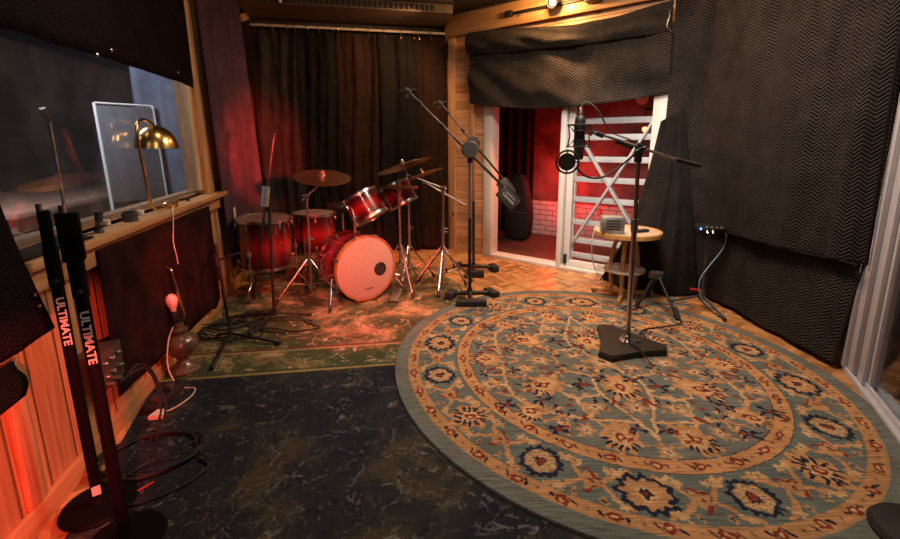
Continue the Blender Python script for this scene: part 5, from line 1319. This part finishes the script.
# small black tripod
t = thing('tripod', 'small black folding tripod with hexagonal top on the rug behind chrome stand', 'tripod', (1.53, 3.30, 0.0))
G().prism([(0.062 * math.cos(k * PI / 3), 0.05 * math.sin(k * PI / 3)) for k in range(6)], 0.262, 0.305).build('head', charcoal, t)
for ex, ey in ((-0.17, -0.06), (0.055, -0.30), (0.05, 0.22)):
    l = G().tube([(ex * 0.12, ey * 0.12, 0.27), (ex * 0.85, ey * 0.85, 0.06)], 0.011, 10).build('leg', black_metal, t)
    G().tube([(ex * 0.80, ey * 0.80, 0.10), (ex, ey, 0.034)], 0.018, 10).build('rubber_foot', black_rubber, l)
o = G().tube(smooth_path([(1.585, 3.0, 0.05), (1.56, 2.93, 0.030), (1.42, 2.88, 0.028), (1.27, 2.83, 0.028), (1.20, 2.76, 0.028), (1.21, 2.70, 0.04)], 8), 0.0045, 8).build('floor_cable', black_rubber)
tag(o, 'short black cable on the rug between small tripod and iron base', 'cable')

# headphone mixer on little stand by the right wall
t = thing('mixer_stand', 'short dark stand with tripod feet beside right wall blanket', 'stand', (1.93, 3.33, 0.0))
G().tube([(0, 0, 0.08), (-0.005, 0, 0.64)], 0.0095).build('pole', charcoal, t)
G().tube([(-0.003, 0, 0.30), (-0.003, 0, 0.36)], 0.014).build('clutch', black_rubber, t)
G().lathe([(0, 0.06), (0.025, 0.065), (0.03, 0.10), (0.018, 0.14), (0, 0.14)], None, 20).build('hub', charcoal, t)
for ex, ey in ((0.02, -0.30), (-0.22, 0.08), (0.10, 0.18)):
    l = G().tube([(0, 0, 0.10), (ex, ey, 0.02)], 0.010, 8).build('leg', charcoal, t)
    G().tube([(ex * 0.9, ey * 0.9, 0.025), (ex, ey, 0.014)], 0.014, 10).build('rubber_foot', black_rubber, l)
G().tube([(-0.10, 0, 0.155), (0.015, 0, 0.135)], 0.009).build('lock_lever', clay_red, t)
t = thing('headphone_mixer', 'small black headphone mixer with blue light and knobs on short stand', 'mixer', (1.925, 3.32, 0.64), R(-8))
G().box((0, 0, 0.018), (0.20, 0.12, 0.038), Matrix.Rotation(R(12), 3, 'X'), 0.005).build('case', black_metal, t)
for i in range(4): G().lathe([(0, 0), (0.011, 0), (0.009, 0.014), (0, 0.015)], Mz((-0.045 + i * 0.036, -0.052, 0.030), (0, -0.8, 0.5)), 14).build('knob', steel, t)
G().lathe([(0, 0), (0.008, 0), (0.006, 0.006), (0, 0.007)], Mz((-0.088, -0.060, 0.022), (0, -1, 0.2)), 12).build('indicator_light', led_blue, t)
for x in (-0.04, 0.0): G().tube([(x, -0.055, 0.008), (x, -0.075, -0.012)], 0.007, 8).build('jack', chrome, t)
o = G().tube(smooth_path([(2.035, 3.32, 0.645), (2.055, 3.31, 0.60), (2.035, 3.30, 0.50), (1.93, 3.28, 0.36), (1.87, 3.27, 0.27), (1.865, 3.27, 0.17), (1.90, 3.25, 0.08), (1.97, 3.20, 0.02), (2.0, 3.13, 0.010), (1.93, 3.12, 0.008)], 8), 0.0045, 8).build('blue_cable', blue_cord)
tag(o, 'pale blue cable hanging from the headphone mixer to the floor', 'cable')
o = G().tube(smooth_path([(1.86, 3.42, 0.006), (1.70, 3.62, 0.006), (1.50, 3.70, 0.006), (1.62, 3.42, 0.006), (1.78, 3.36, 0.006), (1.84, 3.30, 0.006)], 8), 0.004, 8).build('loose_cable', blue_cord)
tag(o, 'pale cable looped on the parquet between small tripod and mixer stand', 'cable')

# dark round foot at the bottom right corner
t = thing('stand_base', 'dark round stand base at the bottom right corner of rug', 'stand', (1.50, 1.20, 0.0215))
G().lathe([(0, 0), (0.125, 0), (0.128, 0.012), (0.115, 0.03), (0.03, 0.045), (0, 0.045)], None, 40).build('base', cast_iron, t)
G().tube([(0, 0, 0.03), (0, 0, 0.16)], 0.013).build('stub', black_metal, t)

# ------------------------------------------------------------------ cables on the floor
def squiggle(name, label, c, rx, ry, n, z, r_, mat, seed, rot=0.0, jitter=0.25, ends=None):
    rs = random.Random(seed); P = []
    for i in range(n):
        a = i * 2 * PI / 7.3; k = 1 + rs.uniform(-jitter, jitter)
        x, y = rx * k * math.cos(a), ry * k * math.sin(a)
        P.append((c[0] + x * math.cos(rot) - y * math.sin(rot), c[1] + x * math.sin(rot) + y * math.cos(rot), z + rs.uniform(0, 0.014)))
    if ends: P += ends
    o = G().tube(smooth_path(P, 6), r_, 7).build(name, mat)
    return tag(o, label, 'cable', 'black cables coiled on the floor')
squiggle('coiled_cable', 'large black cable coil on navy rug beside the speaker stands', (-1.33, 1.60), 0.19, 0.135, 40, 0.016, 0.0045, black_rubber, 3, 0.3, 0.14)
squiggle('coiled_cable', 'loose black cable loop on the navy rug nearest the camera', (-1.20, 1.47), 0.17, 0.11, 9, 0.015, 0.0045, black_rubber, 5, 0.5, 0.10)
squiggle('coiled_cable', 'tangled black cables around the feet of thin black stand', (-1.66, 2.84), 0.24, 0.17, 36, 0.018, 0.0045, black_rubber, 8, 0.2, 0.45)
squiggle('coiled_cable', 'tangled black cables between the two black stands and wall', (-1.66, 3.02), 0.17, 0.12, 26, 0.020, 0.0045, black_rubber, 13, 0.9, 0.40, [(-1.80, 3.05, 0.05), (-1.84, 3.10, 0.20), (-1.845, 3.13, 0.26)])
squiggle('coiled_cable', 'black cable snaking across green rug in front of drum stand', (-1.30, 2.92), 0.22, 0.10, 14, 0.016, 0.0045, black_rubber, 21, 0.0, 0.4)
for k, (dx, lb) in enumerate(((0.0, 'black cable drooping from headphone box to the floor coil'), (0.018, 'black cable hanging beside another from the headphone box down'))):
    p0 = LW @ V((0.42 + 0.05 * k, -0.12, 0.316))
    o = G().tube(smooth_path([p0, LW @ V((0.50 + dx, -0.15, 0.325 + dx)), LW @ V((0.56 + dx, -0.16, 0.30)), LW @ V((0.60 + dx, -0.17, 0.22)), LW @ V((0.58, -0.19 - dx, 0.09)), (-1.42 + dx, 1.76, 0.020), (-1.36, 1.70 - dx, 0.03)], 8), 0.0045, 8).build('headphone_cable', black_rubber)
    tag(o, lb, 'cable')
o = G().tube(smooth_path([(-1.30, 1.33, 0.03), (-1.24, 1.40, 0.018), (-1.21, 1.45, 0.016)], 6), 0.003, 6).build('orange_cord', clay_red)
tag(o, 'short thin red cord on floor between the speaker stands', 'cord')
